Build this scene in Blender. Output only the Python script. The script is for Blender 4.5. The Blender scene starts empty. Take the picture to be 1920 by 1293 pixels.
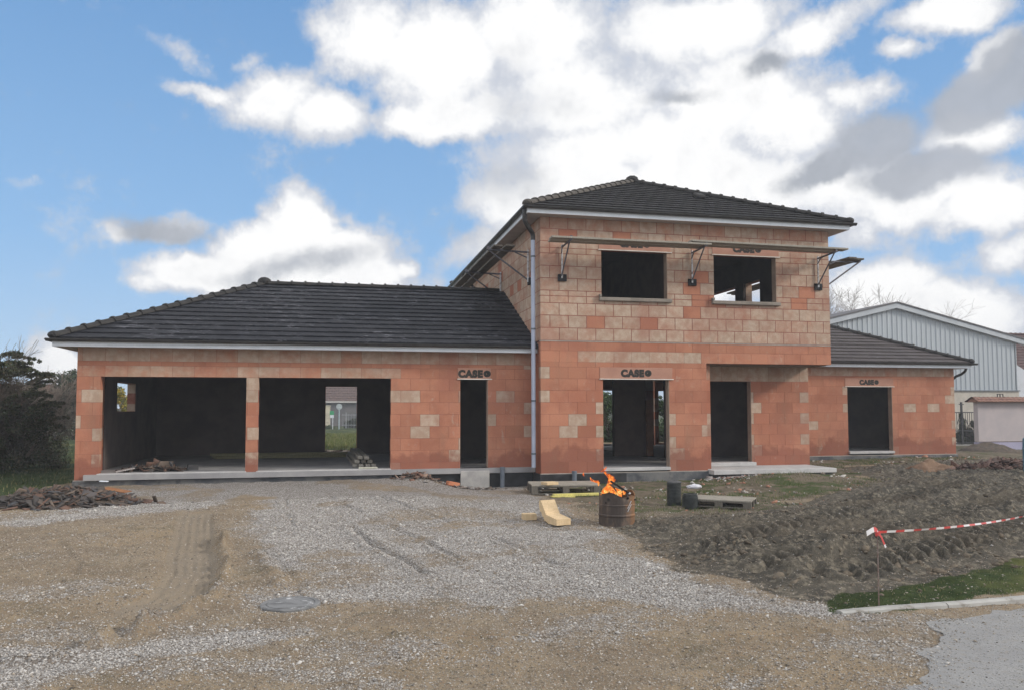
import bpy, math, random
import numpy as np
from mathutils import Vector, Matrix, noise as mnoise

random.seed(7); RNG = np.random.default_rng(7)
SC = bpy.context.scene
COL = SC.collection
R = math.radians

# ------------------------------------------------------------------ helpers
def tag(o, label=None, cat=None, group=None, kind=None):
    if label: o['label'] = label
    if cat: o['category'] = cat
    if group: o['group'] = group
    if kind: o['kind'] = kind
    return o

def empty(name, loc, label=None, cat=None, group=None, rz=0):
    o = bpy.data.objects.new(name, None); COL.objects.link(o)
    o.location = loc; o.rotation_euler = (0, 0, rz); o.empty_display_size = .2
    return tag(o, label, cat, group)

class MB:
    """collects geometry; build() links it as one mesh object (vertices in world space, moved to the parent's origin)"""
    def __init__(s): s.v = []; s.f = []; s.c = []; s.cur = (0, 0, 0, 1)
    def face(s, idx): s.f.append(idx); s.c.append(s.cur)
    def add(s, vs, fs):
        n = len(s.v); s.v += [tuple(p) for p in vs]
        for f in fs: s.face(tuple(n + i for i in f))
    def box(s, x0, x1, y0, y1, z0, z1, M=None):
        vs = [(x0,y0,z0),(x1,y0,z0),(x1,y1,z0),(x0,y1,z0),(x0,y0,z1),(x1,y0,z1),(x1,y1,z1),(x0,y1,z1)]
        if M is not None: vs = [tuple(M @ Vector(p)) for p in vs]
        s.add(vs, [(0,3,2,1),(4,5,6,7),(0,1,5,4),(1,2,6,5),(2,3,7,6),(3,0,4,7)])
    def bbox(s, x0, x1, y0, y1, z0, z1, b=.01, M=None):
        """box with chamfered vertical and horizontal edges"""
        vs = []; 
        for zz, ins in ((z0,b),(z0+b,0),(z1-b,0),(z1,b)):
            a0,a1,c0,c1 = x0+ins,x1-ins,y0+ins,y1-ins
            k = b*.8
            vs += [(a0+k,c0,zz),(a1-k,c0,zz),(a1,c0+k,zz),(a1,c1-k,zz),(a1-k,c1,zz),(a0+k,c1,zz),(a0,c1-k,zz),(a0,c0+k,zz)]
        if M is not None: vs = [tuple(M @ Vector(p)) for p in vs]
        fs = [tuple(range(7,-1,-1)), tuple(range(24,32))]
        for L in range(3):
            for i in range(8):
                j=(i+1)%8; fs.append((L*8+i, L*8+j, L*8+8+j, L*8+8+i))
        s.add(vs, fs)
    def tube(s, p0, p1, r0, r1=None, n=8, cap=True):
        r1 = r0 if r1 is None else r1
        p0 = Vector(p0); p1 = Vector(p1); d = (p1-p0)
        if d.length < 1e-6: return
        d.normalize(); a = d.orthogonal().normalized(); b = d.cross(a)
        vs = []
        for p, r in ((p0,r0),(p1,r1)):
            for i in range(n):
                t = 2*math.pi*i/n; vs.append(p + a*math.cos(t)*r + b*math.sin(t)*r)
        fs = [(i,(i+1)%n,n+(i+1)%n,n+i) for i in range(n)]
        if cap: fs += [tuple(range(n-1,-1,-1)), tuple(range(n,2*n))]
        s.add(vs, fs)
    def path(s, pts, r, n=8, closed=False):
        pts = [Vector(p) for p in pts]; k = len(pts); rings = []
        up = None
        for i,p in enumerate(pts):
            d = (pts[min(i+1,k-1)] - pts[max(i-1,0)]).normalized()
            if up is None: up = d.orthogonal().normalized()
            up = (up - d*up.dot(d)).normalized(); b = d.cross(up)
            rr = r[i] if isinstance(r,(list,tuple)) else r
            rings.append([p + up*math.cos(2*math.pi*j/n)*rr + b*math.sin(2*math.pi*j/n)*rr for j in range(n)])
        vs = [q for ring in rings for q in ring]
        fs = [(i*n+j, i*n+(j+1)%n, (i+1)*n+(j+1)%n, (i+1)*n+j) for i in range(k-1) for j in range(n)]
        fs += [tuple(range(n-1,-1,-1)), tuple((k-1)*n+j for j in range(n))]
        s.add(vs, fs)
    def lathe(s, c, prof, n=32):
        c = Vector(c); vs = []
        for r,z in prof:
            for i in range(n):
                t = 2*math.pi*i/n; vs.append(c + Vector((r*math.cos(t), r*math.sin(t), z)))
        k = len(prof)
        s.add(vs, [(i*n+j, i*n+(j+1)%n, (i+1)*n+(j+1)%n, (i+1)*n+j) for i in range(k-1) for j in range(n)])
    def prism(s, poly, a, b, axis='x'):
        """poly = list of 2D points extruded from a to b along axis"""
        n = len(poly); vs = []
        for t in (a,b):
            for p,q in poly:
                vs.append({'x':(t,p,q),'y':(p,t,q),'z':(p,q,t)}[axis])
        s.add(vs, [tuple(range(n-1,-1,-1)), tuple(range(n,2*n))] + [(i,(i+1)%n,n+(i+1)%n,n+i) for i in range(n)])
    def build(s, name, mat, parent=None, smooth=False, attr=False):
        me = bpy.data.meshes.new(name)
        off = Vector(parent_origin(parent))
        me.from_pydata([tuple(Vector(p)-off) for p in s.v], [], s.f)
        if attr:
            ca = me.color_attributes.new('tone', 'FLOAT_COLOR', 'CORNER')
            arr = []
            for f,c in zip(s.f, s.c): arr += list(c)*len(f)
            ca.data.foreach_set('color', arr)
        if mat: me.materials.append(mat)
        if smooth: me.polygons.foreach_set('use_smooth', [True]*len(me.polygons))
        me.update()
        o = bpy.data.objects.new(name, me); COL.objects.link(o)
        if parent: o.parent = parent
        else: pass
        return o

def parent_origin(p):
    v = Vector((0,0,0))
    while p is not None: v = v + p.location; p = p.parent
    return v

def tri_mesh(name, V, F, mat, col=None, parent=None, smooth=False):
    """fast numpy mesh; V (n,3), F (m,3|4), col (n,3) point colour"""
    me = bpy.data.meshes.new(name)
    V = np.asarray(V, dtype=np.float32)
    if parent is not None: V = V - np.array(parent_origin(parent), dtype=np.float32)
    F = np.asarray(F, dtype=np.int32); k = F.shape[1]
    me.vertices.add(len(V)); me.vertices.foreach_set('co', V.ravel())
    me.loops.add(F.size); me.loops.foreach_set('vertex_index', F.ravel())
    me.polygons.add(len(F)); me.polygons.foreach_set('loop_start', np.arange(0, F.size, k, dtype=np.int32))
    me.update(calc_edges=True); me.validate()
    if smooth: me.polygons.foreach_set('use_smooth', np.ones(len(me.polygons), dtype=bool))
    if col is not None:
        for nm, c in col.items():
            ca = me.color_attributes.new(nm, 'FLOAT_COLOR', 'POINT')
            cc = np.ones((len(V),4), dtype=np.float32); cc[:, :c.shape[1]] = c
            ca.data.foreach_set('color', cc.ravel())
    me.materials.append(mat)
    o = bpy.data.objects.new(name, me); COL.objects.link(o)
    if parent: o.parent = parent
    return o

# ------------------------------------------------------------------ node helper
class NT:
    def __init__(s, tree): s.t = tree; s.n = tree.nodes; s.l = tree.links
    def node(s, typ, **kw):
        n = s.n.new(typ)
        for k,v in kw.items():
            if k.startswith('i_'): 
                key = k[2:].replace('_',' ')
                n.inputs[key].default_value = v
            else: setattr(n, k, v)
        return n
    def link(s, a, b): s.l.new(a, b)
    def setin(s, sock, v):
        if hasattr(v, 'is_output') or isinstance(v, bpy.types.NodeSocket): s.l.new(v, sock)
        else: sock.default_value = v
    def math(s, op, a, b=0.0, c=None, clamp=False):
        n = s.n.new('ShaderNodeMath'); n.operation = op; n.use_clamp = clamp
        s.setin(n.inputs[0], a); s.setin(n.inputs[1], b)
        if c is not None: s.setin(n.inputs[2], c)
        return n.outputs[0]
    def mix(s, f, a, b, blend='MIX'):
        n = s.n.new('ShaderNodeMix'); n.data_type = 'RGBA'; n.blend_type = blend; n.clamp_factor = True
        s.setin(n.inputs[0], f); 
        for i,v in ((6,a),(7,b)):
            if isinstance(v, (tuple,list)): n.inputs[i].default_value = (*v[:3], 1)
            else: s.l.new(v, n.inputs[i])
        return n.outputs[2]
    def noise(s, vec, scale, detail=4, rough=.55, dist=0.0, out='Fac'):
        n = s.n.new('ShaderNodeTexNoise'); n.inputs['Scale'].default_value = scale; n.inputs['Detail'].default_value = detail
        n.inputs['Roughness'].default_value = rough; n.inputs['Distortion'].default_value = dist
        if vec is not None: s.l.new(vec, n.inputs['Vector'])
        return n.outputs[out]
    def voro(s, vec, scale, out='Color', feature='F1', rand=1.0):
        n = s.n.new('ShaderNodeTexVoronoi'); n.feature = feature; n.inputs['Scale'].default_value = scale
        n.inputs['Randomness'].default_value = rand
        if vec is not None: s.l.new(vec, n.inputs['Vector'])
        return n.outputs[out]
    def ramp(s, f, lo, hi, smooth=True):
        n = s.n.new('ShaderNodeMapRange'); n.interpolation_type = 'SMOOTHSTEP' if smooth else 'LINEAR'
        s.setin(n.inputs['Value'], f); n.inputs['From Min'].default_value = lo; n.inputs['From Max'].default_value = hi
        return n.outputs[0]
    def maprange(s, f, a, b, c, d, smooth=False):
        n = s.n.new('ShaderNodeMapRange'); n.interpolation_type = 'SMOOTHSTEP' if smooth else 'LINEAR'
        s.setin(n.inputs['Value'], f)
        for i,v in enumerate((a,b,c,d)): n.inputs[i+1].default_value = v
        return n.outputs[0]
    def vmul(s, vec, m):
        n = s.n.new('ShaderNodeVectorMath'); n.operation = 'MULTIPLY'; s.l.new(vec, n.inputs[0]); n.inputs[1].default_value = m
        return n.outputs[0]
    def sep(s, vec):
        n = s.n.new('ShaderNodeSeparateXYZ'); s.l.new(vec, n.inputs[0]); return n.outputs
    def sepc(s, c):
        n = s.n.new('ShaderNodeSeparateColor'); s.l.new(c, n.inputs[0]); return n.outputs
    def pos(s): return s.n.new('ShaderNodeNewGeometry').outputs['Position']
    def attr(s, name):
        n = s.n.new('ShaderNodeAttribute'); n.attribute_name = name; return n.outputs
    def bump(s, h, strength=.5, dist=.02, normal=None):
        n = s.n.new('ShaderNodeBump'); n.inputs['Strength'].default_value = strength; n.inputs['Distance'].default_value = dist
        s.l.new(h, n.inputs['Height'])
        if normal is not None: s.l.new(normal, n.inputs['Normal'])
        return n.outputs[0]

def material(name, fn=None, color=(.5,.5,.5), rough=.8, metal=0.0, spec=.3):
    m = bpy.data.materials.new(name); m.use_nodes = True
    t = m.node_tree; t.nodes.clear(); k = NT(t)
    out = k.node('ShaderNodeOutputMaterial'); b = k.node('ShaderNodeBsdfPrincipled')
    t.links.new(b.outputs[0], out.inputs[0])
    b.inputs['Base Color'].default_value = (*color,1); b.inputs['Roughness'].default_value = rough
    b.inputs['Metallic'].default_value = metal; b.inputs['Specular IOR Level'].default_value = spec
    if fn: fn(k, b, out)
    return m

def noisy(name, c1, c2, scale=4, rough=.8, bump=.3, bscale=40, bdist=.01, metal=0.0, detail=6, spec=.3, c3=None, s3=1.5, lo=.35, hi=.65, stretch=None):
    def fn(k, b, out):
        p = k.pos()
        if stretch: p = k.vmul(p, stretch)
        c = k.mix(k.ramp(k.noise(p, scale, detail, .6), lo, hi), c1, c2)
        if c3: c = k.mix(k.ramp(k.noise(p, s3, 8, .65), .52, .68), c, c3)
        k.link(c, b.inputs['Base Color'])
        if bump: k.link(k.bump(k.noise(p, bscale, 5, .6), bump, bdist), b.inputs['Normal'])
    return material(name, fn, rough=rough, metal=metal, spec=spec)

# ------------------------------------------------------------------ materials
def m_terracotta(k, b, out):
    a = k.sepc(k.attr('tone')['Color'])     # r = paleness, g = brightness, b = groove direction
    p = k.pos(); xyz = k.sep(p)
    red = k.mix(k.ramp(k.noise(p, 1.1, 5, .6), .4, .62), (.46,.205,.128), (.385,.158,.10))
    pale = k.mix(k.ramp(k.noise(p, 6, 4, .6), .35, .65), (.49,.38,.295), (.415,.29,.215))
    # uneven firing inside each block: edges of pale blocks stay redder
    f = k.math('ADD', a[0], k.math('MULTIPLY', k.math('SUBTRACT', k.noise(p, 4.5, 6, .7), .5), 1.0), clamp=True)
    c = k.mix(k.ramp(f, .18, .82), red, pale)
    c = k.mix(k.math('MULTIPLY', k.ramp(k.noise(p, .9, 6, .6), .5, .7), .55), c, (.34,.145,.10))
    # damp zone above the plinth, with an uneven edge
    hz = k.math('SUBTRACT', xyz[2], k.math('MULTIPLY', k.noise(p, 1.6, 5, .6), 1.35))
    damp = k.maprange(hz, -.42, -.22, 1, 0, True)
    c = k.mix(k.math('MULTIPLY', damp, .8), c, (.27,.105,.072))
    # darker brown streaks scattered over the whole wall by noise
    st = k.math('MULTIPLY', k.ramp(k.noise(k.vmul(p,(1,1,.35)), 3, 6, .7), .5, .72), .22)
    c = k.mix(st, c, (.22,.17,.12))
    sm = k.math('MULTIPLY', k.ramp(k.noise(k.vmul(p,(1.5,1.5,.8)), 2.6, 8, .72, .4), .60, .70), .40)
    c = k.mix(sm, c, (.44,.37,.30))
    g = k.maprange(a[1], 0, 1, .89, 1.08)
    n = k.node('ShaderNodeHueSaturation'); k.link(g, n.inputs['Value']); k.link(c, n.inputs['Color'])
    k.link(n.outputs[0], b.inputs['Base Color'])
    # fine extruded grooves: vertical, on cut/lintel blocks horizontal
    hv = k.math('ADD', xyz[0], xyz[1])
    wv = k.math('SINE', k.math('MULTIPLY', hv, 6.283/.026))
    wh = k.math('SINE', k.math('MULTIPLY', xyz[2], 6.283/.026))
    w = k.math('ADD', k.math('MULTIPLY', wv, k.math('SUBTRACT', 1, a[2])), k.math('MULTIPLY', wh, a[2]))
    h = k.math('ADD', k.math('MULTIPLY', w, .25), k.noise(p, 30, 5, .6))
    k.link(k.bump(h, .55, .006), b.inputs['Normal'])
TERRA = material('terracotta_blocks', m_terracotta, rough=.9, spec=.15)
MORTAR = noisy('mortar', (.25,.095,.065), (.31,.135,.10), 8, .95, .3)

def roof_mat(name, c1, c2, scuff):
    def fn(k, b, out):
        p = k.pos()
        c = k.mix(k.ramp(k.noise(p, 2.2, 6, .6), .35, .65), c1, c2)
        v = k.sepc(k.voro(k.vmul(p,(3.0,2.4,2.4)), 1.0))
        c = k.mix(k.math('MULTIPLY', v[0], .18), c, tuple(x*1.5 for x in c1))
        if scuff:
            big = k.ramp(k.noise(p, .55, 3, .5), .42, .58)
            s = k.ramp(k.noise(k.vmul(p,(2.2,7,9)), 1.6, 7, .75), .53, .66)
            f = k.math('MULTIPLY', k.math('MULTIPLY', big, s), scuff)
            c = k.mix(f, c, (.34,.34,.38))
        k.link(c, b.inputs['Base Color'])
        k.link(k.bump(k.noise(p, 60, 4, .6), .25, .004), b.inputs['Normal'])
    return material(name, fn, rough=.75, spec=.22)
SLATE = roof_mat('dark_roof_tiles', (.013,.014,.019), (.021,.022,.028), .42)
SLATE2 = roof_mat('dark_roof_tiles_clean', (.015,.014,.015), (.022,.021,.021), .1)
SLATE3 = roof_mat('sheen_grey_roof_tiles', (.060,.050,.050), (.080,.068,.066), .15)  # paler copy of the roof tiles, sky sheen put into the colour
RIDGE = noisy('ridge_tile_clay', (.020,.019,.019), (.034,.031,.029), 6, .7, .3)
RIDGE2 = noisy('ridge_tile_brownish', (.065,.057,.05), (.10,.088,.076), 6, .8, .3)
WHITE = noisy('white_fascia', (.78,.82,.87), (.72,.76,.81), 3, .45, .05)
SOFFIT = noisy('soffit_board', (.42,.38,.36), (.36,.32,.31), 2, .7, .1)
GUTTER = noisy('gutter_dark', (.028,.027,.028), (.045,.043,.043), 5, .4, .05, spec=.4)
PIPEGREY = noisy('pvc_pipe_grey', (.42,.46,.56), (.36,.40,.50), 3, .45, .05)
PIPEDARK = noisy('pipe_slate', (.10,.12,.15), (.14,.16,.19), 6, .6, .1)
CONC = noisy('concrete', (.42,.40,.38), (.30,.29,.28), 2.5, .9, .4, 35, .006, c3=(.22,.22,.23), s3=1.8)
FLOORC = noisy('concrete_floor', (.34,.33,.33), (.25,.245,.25), 1.5, .85, .2, 20, .004)
SILLC = noisy('sill_concrete', (.50,.49,.48), (.40,.39,.385), 3, .85, .3, 30, .005)
SILLD = noisy('sill_weathered', (.27,.235,.20), (.20,.175,.15), 4, .85, .3, 30, .005)
PLINTH = noisy('plinth_concrete_stained', (.17,.165,.16), (.075,.08,.09), 1.9, .92, .5, 25, .012, c3=(.055,.06,.068), s3=2.3)
BITUMEN = noisy('bitumen_coating', (.016,.017,.019), (.035,.036,.04), 3, .55, .4, 30, .006)
DARKWALL = noisy('shade_toned_inner_wall', (.13,.09,.075), (.10,.07,.06), 3, .95, .3)  # block wall colour darkened to stand for the unlit interior
LINTELBOX = noisy('shutter_box', (.43,.235,.17), (.38,.20,.145), 2.5, .85, .2)
PAINT = noisy('black_stencil_paint', (.03,.028,.026), (.05,.045,.04), 20, .9, .1)
STRIPE = noisy('pale_strip', (.72,.66,.60), (.64,.58,.52), 5, .7, .1)
def wood(name, c1, c2, sc=6):
    def fn(k, b, out):
        tc = k.node('ShaderNodeTexCoord').outputs['Object']
        g = k.noise(k.vmul(tc,(1,1,12)), sc, 6, .6, .6)
        g2 = k.noise(k.vmul(tc,(8,8,1)), sc, 6, .6, .3)
        c = k.mix(k.ramp(k.math('MULTIPLY', k.math('ADD', g, g2), .5), .4, .6), c1, c2)
        c = k.mix(k.math('MULTIPLY', k.ramp(k.noise(tc, 3, 5, .6), .5, .7), .5), c, tuple(x*.7 for x in c1))
        k.link(c, b.inputs['Base Color']); k.link(k.bump(g, .3, .004), b.inputs['Normal'])
    return material(name, fn, rough=.85, spec=.2)
WOODNEW = wood('fresh_sawn_wood', (.66,.50,.31), (.56,.41,.24))
WOODGREY = wood('weathered_boards', (.34,.31,.26), (.24,.22,.19))
WOODDARK = wood('old_planks', (.17,.15,.125), (.11,.10,.085))
WOODYEL = wood('yellow_board', (.62,.56,.20), (.50,.44,.14))
WOODGREEN = wood('treated_lumber', (.26,.24,.13), (.20,.18,.10))
STEEL = noisy('galvanised_steel', (.62,.62,.64), (.42,.41,.41), 14, .45, .15, metal=.2, c3=(.18,.13,.10), s3=9)
STEELB = noisy('painted_steel_blue', (.10,.11,.14), (.16,.15,.16), 14, .55, .15, metal=.3, c3=(.14,.09,.07), s3=9)
RUBBER = noisy('black_pad', (.012,.012,.014), (.025,.025,.028), 10, .8, .2)
PLAST = noisy('black_ribbed_plastic', (.018,.021,.021), (.035,.04,.04), 12, .5, .1, spec=.4)

# ------------------------------------------------------------------ numpy noise + ground
def vnoise(x, y, seed=0):
    xi = np.floor(x).astype(np.int64); yi = np.floor(y).astype(np.int64)
    xf = x-xi; yf = y-yi
    def h(a, b):
        n = (a*374761393 + b*668265263 + seed*974711) & 0x7fffffff
        n = ((n ^ (n >> 13))*1274126177) & 0x7fffffff
        return ((n ^ (n >> 16)) & 0xffff)/65535.0
    u = xf*xf*(3-2*xf); v = yf*yf*(3-2*yf)
    return (h(xi,yi)*(1-u)+h(xi+1,yi)*u)*(1-v) + (h(xi,yi+1)*(1-u)+h(xi+1,yi+1)*u)*v
def fbm(x, y, s, octv=4, seed=0, g=.5):
    r = 0; a = 1; t = 0
    for i in range(octv):
        r = r + a*vnoise(x*s, y*s, seed+i*17); t += a; a *= g; s *= 2.03
    return r/t
def ss(x, a, b):
    t = np.clip((x-a)/(b-a), 0, 1); return t*t*(3-2*t)

CP = np.array([(0,0,-.42),(0,5,-.42),(4,5,-.42),(-5,8,-.4),(0,10,-.39),(3.5,11,-.42),(-4,15,-.3),(0,15,-.3),(-4.5,19,-.245),(-2,19,-.235),(1,19,-.21),(2,18.8,-.3),(3.3,18.9,-.48),(4.5,18.6,-.48),(5.5,18,-.44),(7.5,18.2,-.36),(9.3,18.2,-.34),(11,17.6,-.28),(13.3,18,-.32),(6,14,-.42),(9,12,-.33),(7,9,-.32),(12,14,-.28),(15,22.5,-.25),(20,22.8,-.22),(21,24,-.22),(28,30,-.42),(34,36,-.5),(-10,20,-.2),(-10,30,-.3),(-6,17,-.28),(0,30,-.2),(10,35,-.3),(0,80,-.5),(60,60,-.5),(-60,60,-.5),(60,0,-.5),(-60,0,-.5),(0,-20,-.45)])
def base_z(x, y):
    num = 0; den = 0
    for cx, cy, cz in CP:
        w = ((x-cx)**2+(y-cy)**2+.3)**-1.75
        num = num + w*cz; den = den + w
    return num/den

def sdf(x, y, poly):
    """signed distance to a polygon, positive inside"""
    d = np.full(np.shape(x), 1e9); inside = np.zeros(np.shape(x), bool)
    n = len(poly)
    for i in range(n):
        x0,y0 = poly[i]; x1,y1 = poly[(i+1)%n]
        ex,ey = x1-x0, y1-y0
        t = np.clip(((x-x0)*ex+(y-y0)*ey)/(ex*ex+ey*ey), 0, 1)
        d = np.minimum(d, np.hypot(x-x0-t*ex, y-y0-t*ey))
        c = ((y0 > y) != (y1 > y))
        with np.errstate(divide='ignore', invalid='ignore'):
            xx = x0 + (y-y0)/(ey if abs(ey) > 1e-9 else 1e-9)*ex
        inside ^= (c & (x < xx))
    return np.where(inside, d, -d)
def pline(x, y, pts):
    """distance to, signed side of, and arclength on a polyline"""
    best = np.full(np.shape(x), 1e9); side = np.zeros(np.shape(x)); arc = np.zeros(np.shape(x)); L = 0
    for (x0,y0),(x1,y1) in zip(pts[:-1], pts[1:]):
        ex,ey = x1-x0, y1-y0; l = math.hypot(ex,ey)
        t = np.clip(((x-x0)*ex+(y-y0)*ey)/(l*l), 0, 1)
        d = np.hypot(x-x0-t*ex, y-y0-t*ey); m = d < best
        sd = ((x-x0)*ey-(y-y0)*ex)/l
        side = np.where(m, np.sign(sd)*d, side); arc = np.where(m, L+t*l, arc); best = np.where(m, d, best); L += l
    return best, side, arc

P_ASPH = [(5.05,5.98),(4.75,5.65),(4.45,5.28),(4.0,4.85),(3.66,4.5),(2.6,3.4),(1.5,2),(-3,-3),(-10,-12),(40,-12),(40,16),(20,9.4),(12,7.4),(8.5,6.7),(6.4,6.25)]
P_GRASS = [(4.45,6.45),(4.75,6.72),(5.6,7.0),(6.4,7.2),(7.25,7.5),(9,8.1),(12,9.4),(20,12.5),(40,20),(40,16.8),(20,10.2),(12,8.0),(8.6,7.1),(6.43,6.5),(5.1,6.4)]
P_MUD = [(4.2,12.2),(4.23,10.65),(3.9,9.4),(4.0,7.96),(4.2,7.2),(4.7,6.75),(5.6,7.0),(6.4,7.2),(7.25,7.5),(9,8.1),(12,9.4),(20,12.5),(34,18),(30,24),(22,22),(20.5,22.0),(14.5,20.6),(12.9,17.0),(10,14.6),(7.8,13.0),(5.8,12.9),(4.9,12.6)]
P_WEED = [(4.75,18.5),(4.4,15.5),(4.3,14),(4.2,12.3),(4.9,12.6),(5.8,12.9),(7.8,13.0),(10,14.6),(12.9,17.0),(14.5,20.6),(20.5,22),(22,22),(26,24),(40,30),(40,60),(21,60),(21,24),(12.8,23),(12.6,18.4)]
P_GRAV = [(-25,17),(-9,15.4),(-5.4,15.1),(-3.4,15.9),(-4.4,17.4),(-4.6,19.4),(4.9,19.4),(4.7,18.2),(4.4,15.5),(4.3,14),(4.2,12.3),(4.2,10.6),(3.9,9.4),(4.0,8),(4.3,6.9),(4.5,6.4),(4.0,6.35),(3.4,6.7),(2.6,7.0),(1.8,7.25),(.9,7.55),(.1,7.4),(-.6,7.6),(-.75,8.3),(-.5,9.3),(-.9,10.3),(-1.1,12),(-1.5,13.2),(-1.2,15.5),(-1.7,16.6),(-2.2,14.5),(-2.9,14.25),(-4,13.5),(-4.8,13.1),(-8,12.6),(-25,12)]
P_BAND = [(-8,7.6),(-2.5,6.75),(-2.0,6.75),(-1.1,6.95),(-.3,7.0),(-.25,6.75),(-.9,6.4),(-1.4,6.15),(-2.1,5.95),(-5,5.4),(-9,5)]
P_FIELD = [(-80,17.5),(-12,17.2),(-7.2,17.0),(-5.8,18.4),(-5.8,40),(-5,60),(-5,400),(-400,400),(-400,17.5)]
P_BACK = [(-6,33),(-6,400),(300,400),(300,62),(24,60),(14,40),(8,36),(2,33)]
TRACK = [(-2.25,14.6),(-2.2,13.9),(-1.95,12.2),(-1.72,10.6),(-1.55,9.6),(-1.5,8.6),(-1.75,7.6),(-2.1,6.9)]
TRACK2 = [(.3,12.4),(.55,10.8),(.9,9.6),(1.0,8.9)]
RUTS = [[(-.1,16.5),(.25,14.5),(.75,12.6),(1.25,11.0),(1.5,9.6)],[(.9,16.2),(1.35,14.2),(1.9,12.2),(2.4,10.4),(2.6,9.0)],[(-3.6,11.8),(-2.9,10.2),(-2.6,8.8),(-2.7,7.6)],[(.2,6.8),(1.6,6.3),(2.9,6.0),(3.9,5.9)],[(-.9,16.0),(-.75,14),(-.6,12.4)]]
TRACK3 = [(-.9,10.4),(-.62,9.2),(-.5,8.6)]
MT = [[(4.6,8.2),(7,9.6),(10,11.2),(15,13.5)], [(4.5,9.6),(7,11.0),(10,12.8),(14,15.4)], [(5.2,7.5),(8,9.0),(12,11),(18,13.6)]]

def ground(x, y):
    """height and zone masks at world (x, y)"""
    x = np.asarray(x, float); y = np.asarray(y, float)
    z = base_z(x, y)
    w1 = (fbm(x,y,1.3,4,3)-.5); w2 = (fbm(x,y,.9,4,9)-.5); w3 = (fbm(x,y,2.7,3,21)-.5)
    def zone(poly, wob, soft, small=.25):
        return ss(sdf(x,y,poly) + w1*wob + w3*wob*small, -soft, soft)
    asph = ss(sdf(x,y,P_ASPH) + w3*.25, -.05, .05)
    grav = zone(P_GRAV, 1.1, .45)
    grav = grav*(1-.50*ss(fbm(x,y,.8,4,31), .46, .66)*ss(y,7,9))
    band = zone(P_BAND, .9, .4)*.95
    bits = ss(fbm(x*1.0,y*2.0,.9,4,77), .50, .72)*ss(8.9-y, -.3, .6)*.55
    bits2 = ss(fbm(x,y,1.0,4,99), .52, .74)*.5
    mud = zone(P_MUD, .8, .22)
    grass = np.maximum(zone(P_GRASS, .55, .12), zone(P_FIELD, 1.2, .5))
    grass = np.maximum(grass, zone(P_BACK, 2, 1.0))
    weed = zone(P_WEED, 1.2, .4)
    grav = np.clip(np.maximum(np.maximum(grav, band), np.maximum(bits, bits2)*(1-mud)), 0, 1)
    d,s_,a_ = pline(x,y,TRACK)
    tr = ss(-(d+w3*.10), -.34, -.20)*ss(a_,.05,.6)*ss(-a_,-7.6,-6.2)
    grav = grav*(1-.85*tr)*(1-mud)*(1-weed)
    spill = ss(-(d-.55), -.35, .0)*ss(y,8.0,8.8)*ss(-y,-12.2,-10.5)*(s_>0)
    # relief
    z = z + (fbm(x,y,.35,3,5)-.5)*.05*ss(np.hypot(x,y),3,8)
    z = z + ((fbm(x,y,3.0,4,8)-.5)*.05 + (fbm(x,y,10,2,18)-.5)*.018)*(1-asph)
    z = z - tr*.045 + tr*.011*np.sin((s_+w3*.02)*2*math.pi/.105)*(.35+.65*ss(fbm(x,y,2.5,2,55),.35,.6))
    z = z + np.exp(-((s_+.40)/.07)**2)*.10*ss(a_,2.0,3.5)*(fbm(x,y,5,3,6)**1.5)*2.6*(np.abs(s_)<.9)
    d2,s2,_ = pline(x,y,TRACK2); z = z - np.exp(-(d2/.06)**2)*.05 + np.exp(-((s2-.12)/.07)**2)*.02*(d2<.4)
    for i,rt in enumerate(RUTS):
        dr,sr,ar = pline(x,y,rt); gt = ss(fbm(x,y,1.1,3,200+i),.38,.56)
        z = z - np.exp(-((dr+w3*.08)/.05)**2)*.026*gt + np.exp(-((np.abs(sr+w3*.08)-.10)/.04)**2)*.014*gt
    d3,s3,_ = pline(x,y,TRACK3); z = z + np.exp(-(d3/.09)**2)*.08*fbm(x,y,5,3,2)*1.6 - np.exp(-((s3+.16)/.06)**2)*.025*(d3<.4)
    rg = 1-np.abs(2*fbm(x,y,1.35,5,41,.55)-1)
    rg2 = 1-np.abs(2*fbm(x+.3*w1,y,4.0,4,43,.55)-1)
    edge = ss(sdf(x,y,P_MUD), 0, .9)
    ul = x*.88+y*.475; vl = -x*.475+y*.88
    rga = 1-np.abs(2*fbm(ul*.42+w1*.5,vl*1.7,1.0,5,141,.58)-1)
    rg3 = 1-np.abs(2*fbm(x,y,8.0,3,47,.55)-1)
    zm = edge*((rga**2-.42)*.165 + (rg**2-.42)*.03 + (rg2**2-.4)*.09 - .03 + (rg3**2-.4)*.055 + (fbm(x,y,17,2,45)-.5)*.03)
    z = z + mud*zm*ss(26-y,0,6)
    for i,ml in enumerate(MT):     # wheel ruts with lug marks across them
        dm,sm,am = pline(x,y,ml)
        on = ss(-(dm+w3*.12), -.36, -.26)*mud*edge
        lug = ((am*1.0+np.abs(sm)*.9)/.27) % 1.0
        z = z*(1-.75*on) + .75*on*(base_z(x,y)-.03) + on*(ss(lug,.0,.25)*(1-ss(lug,.45,.75)))*.115
        z = z + np.exp(-((np.abs(sm)-.45)/.12)**2)*.07*mud*edge*fbm(x,y,3,3,60+i)*1.6
    z = z + weed*(fbm(x,y,2.2,4,51)-.5)*.09*(1-mud)
    z = z + grass*(fbm(x,y,5,3,52)-.5)*.04
    # small mounds beside the drum and in front of the porch
    z = z + .13*np.exp(-(((x-3.75)/.42)**2+((y-13.1)/.45)**2))
    z = z + .16*np.exp(-(((x-10.6)/1.5)**2+((y-17.2)/.7)**2))
    z = z + .14*np.exp(-(((x-1.9)/.5)**2+((y-18.75)/.35)**2))
    z = z*(1-asph) + asph*(-.437)
    near = ss(sdf(x,y,P_ASPH), -.35, -.02); z = z*(1-near) + near*np.minimum(z, -.432)
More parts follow.
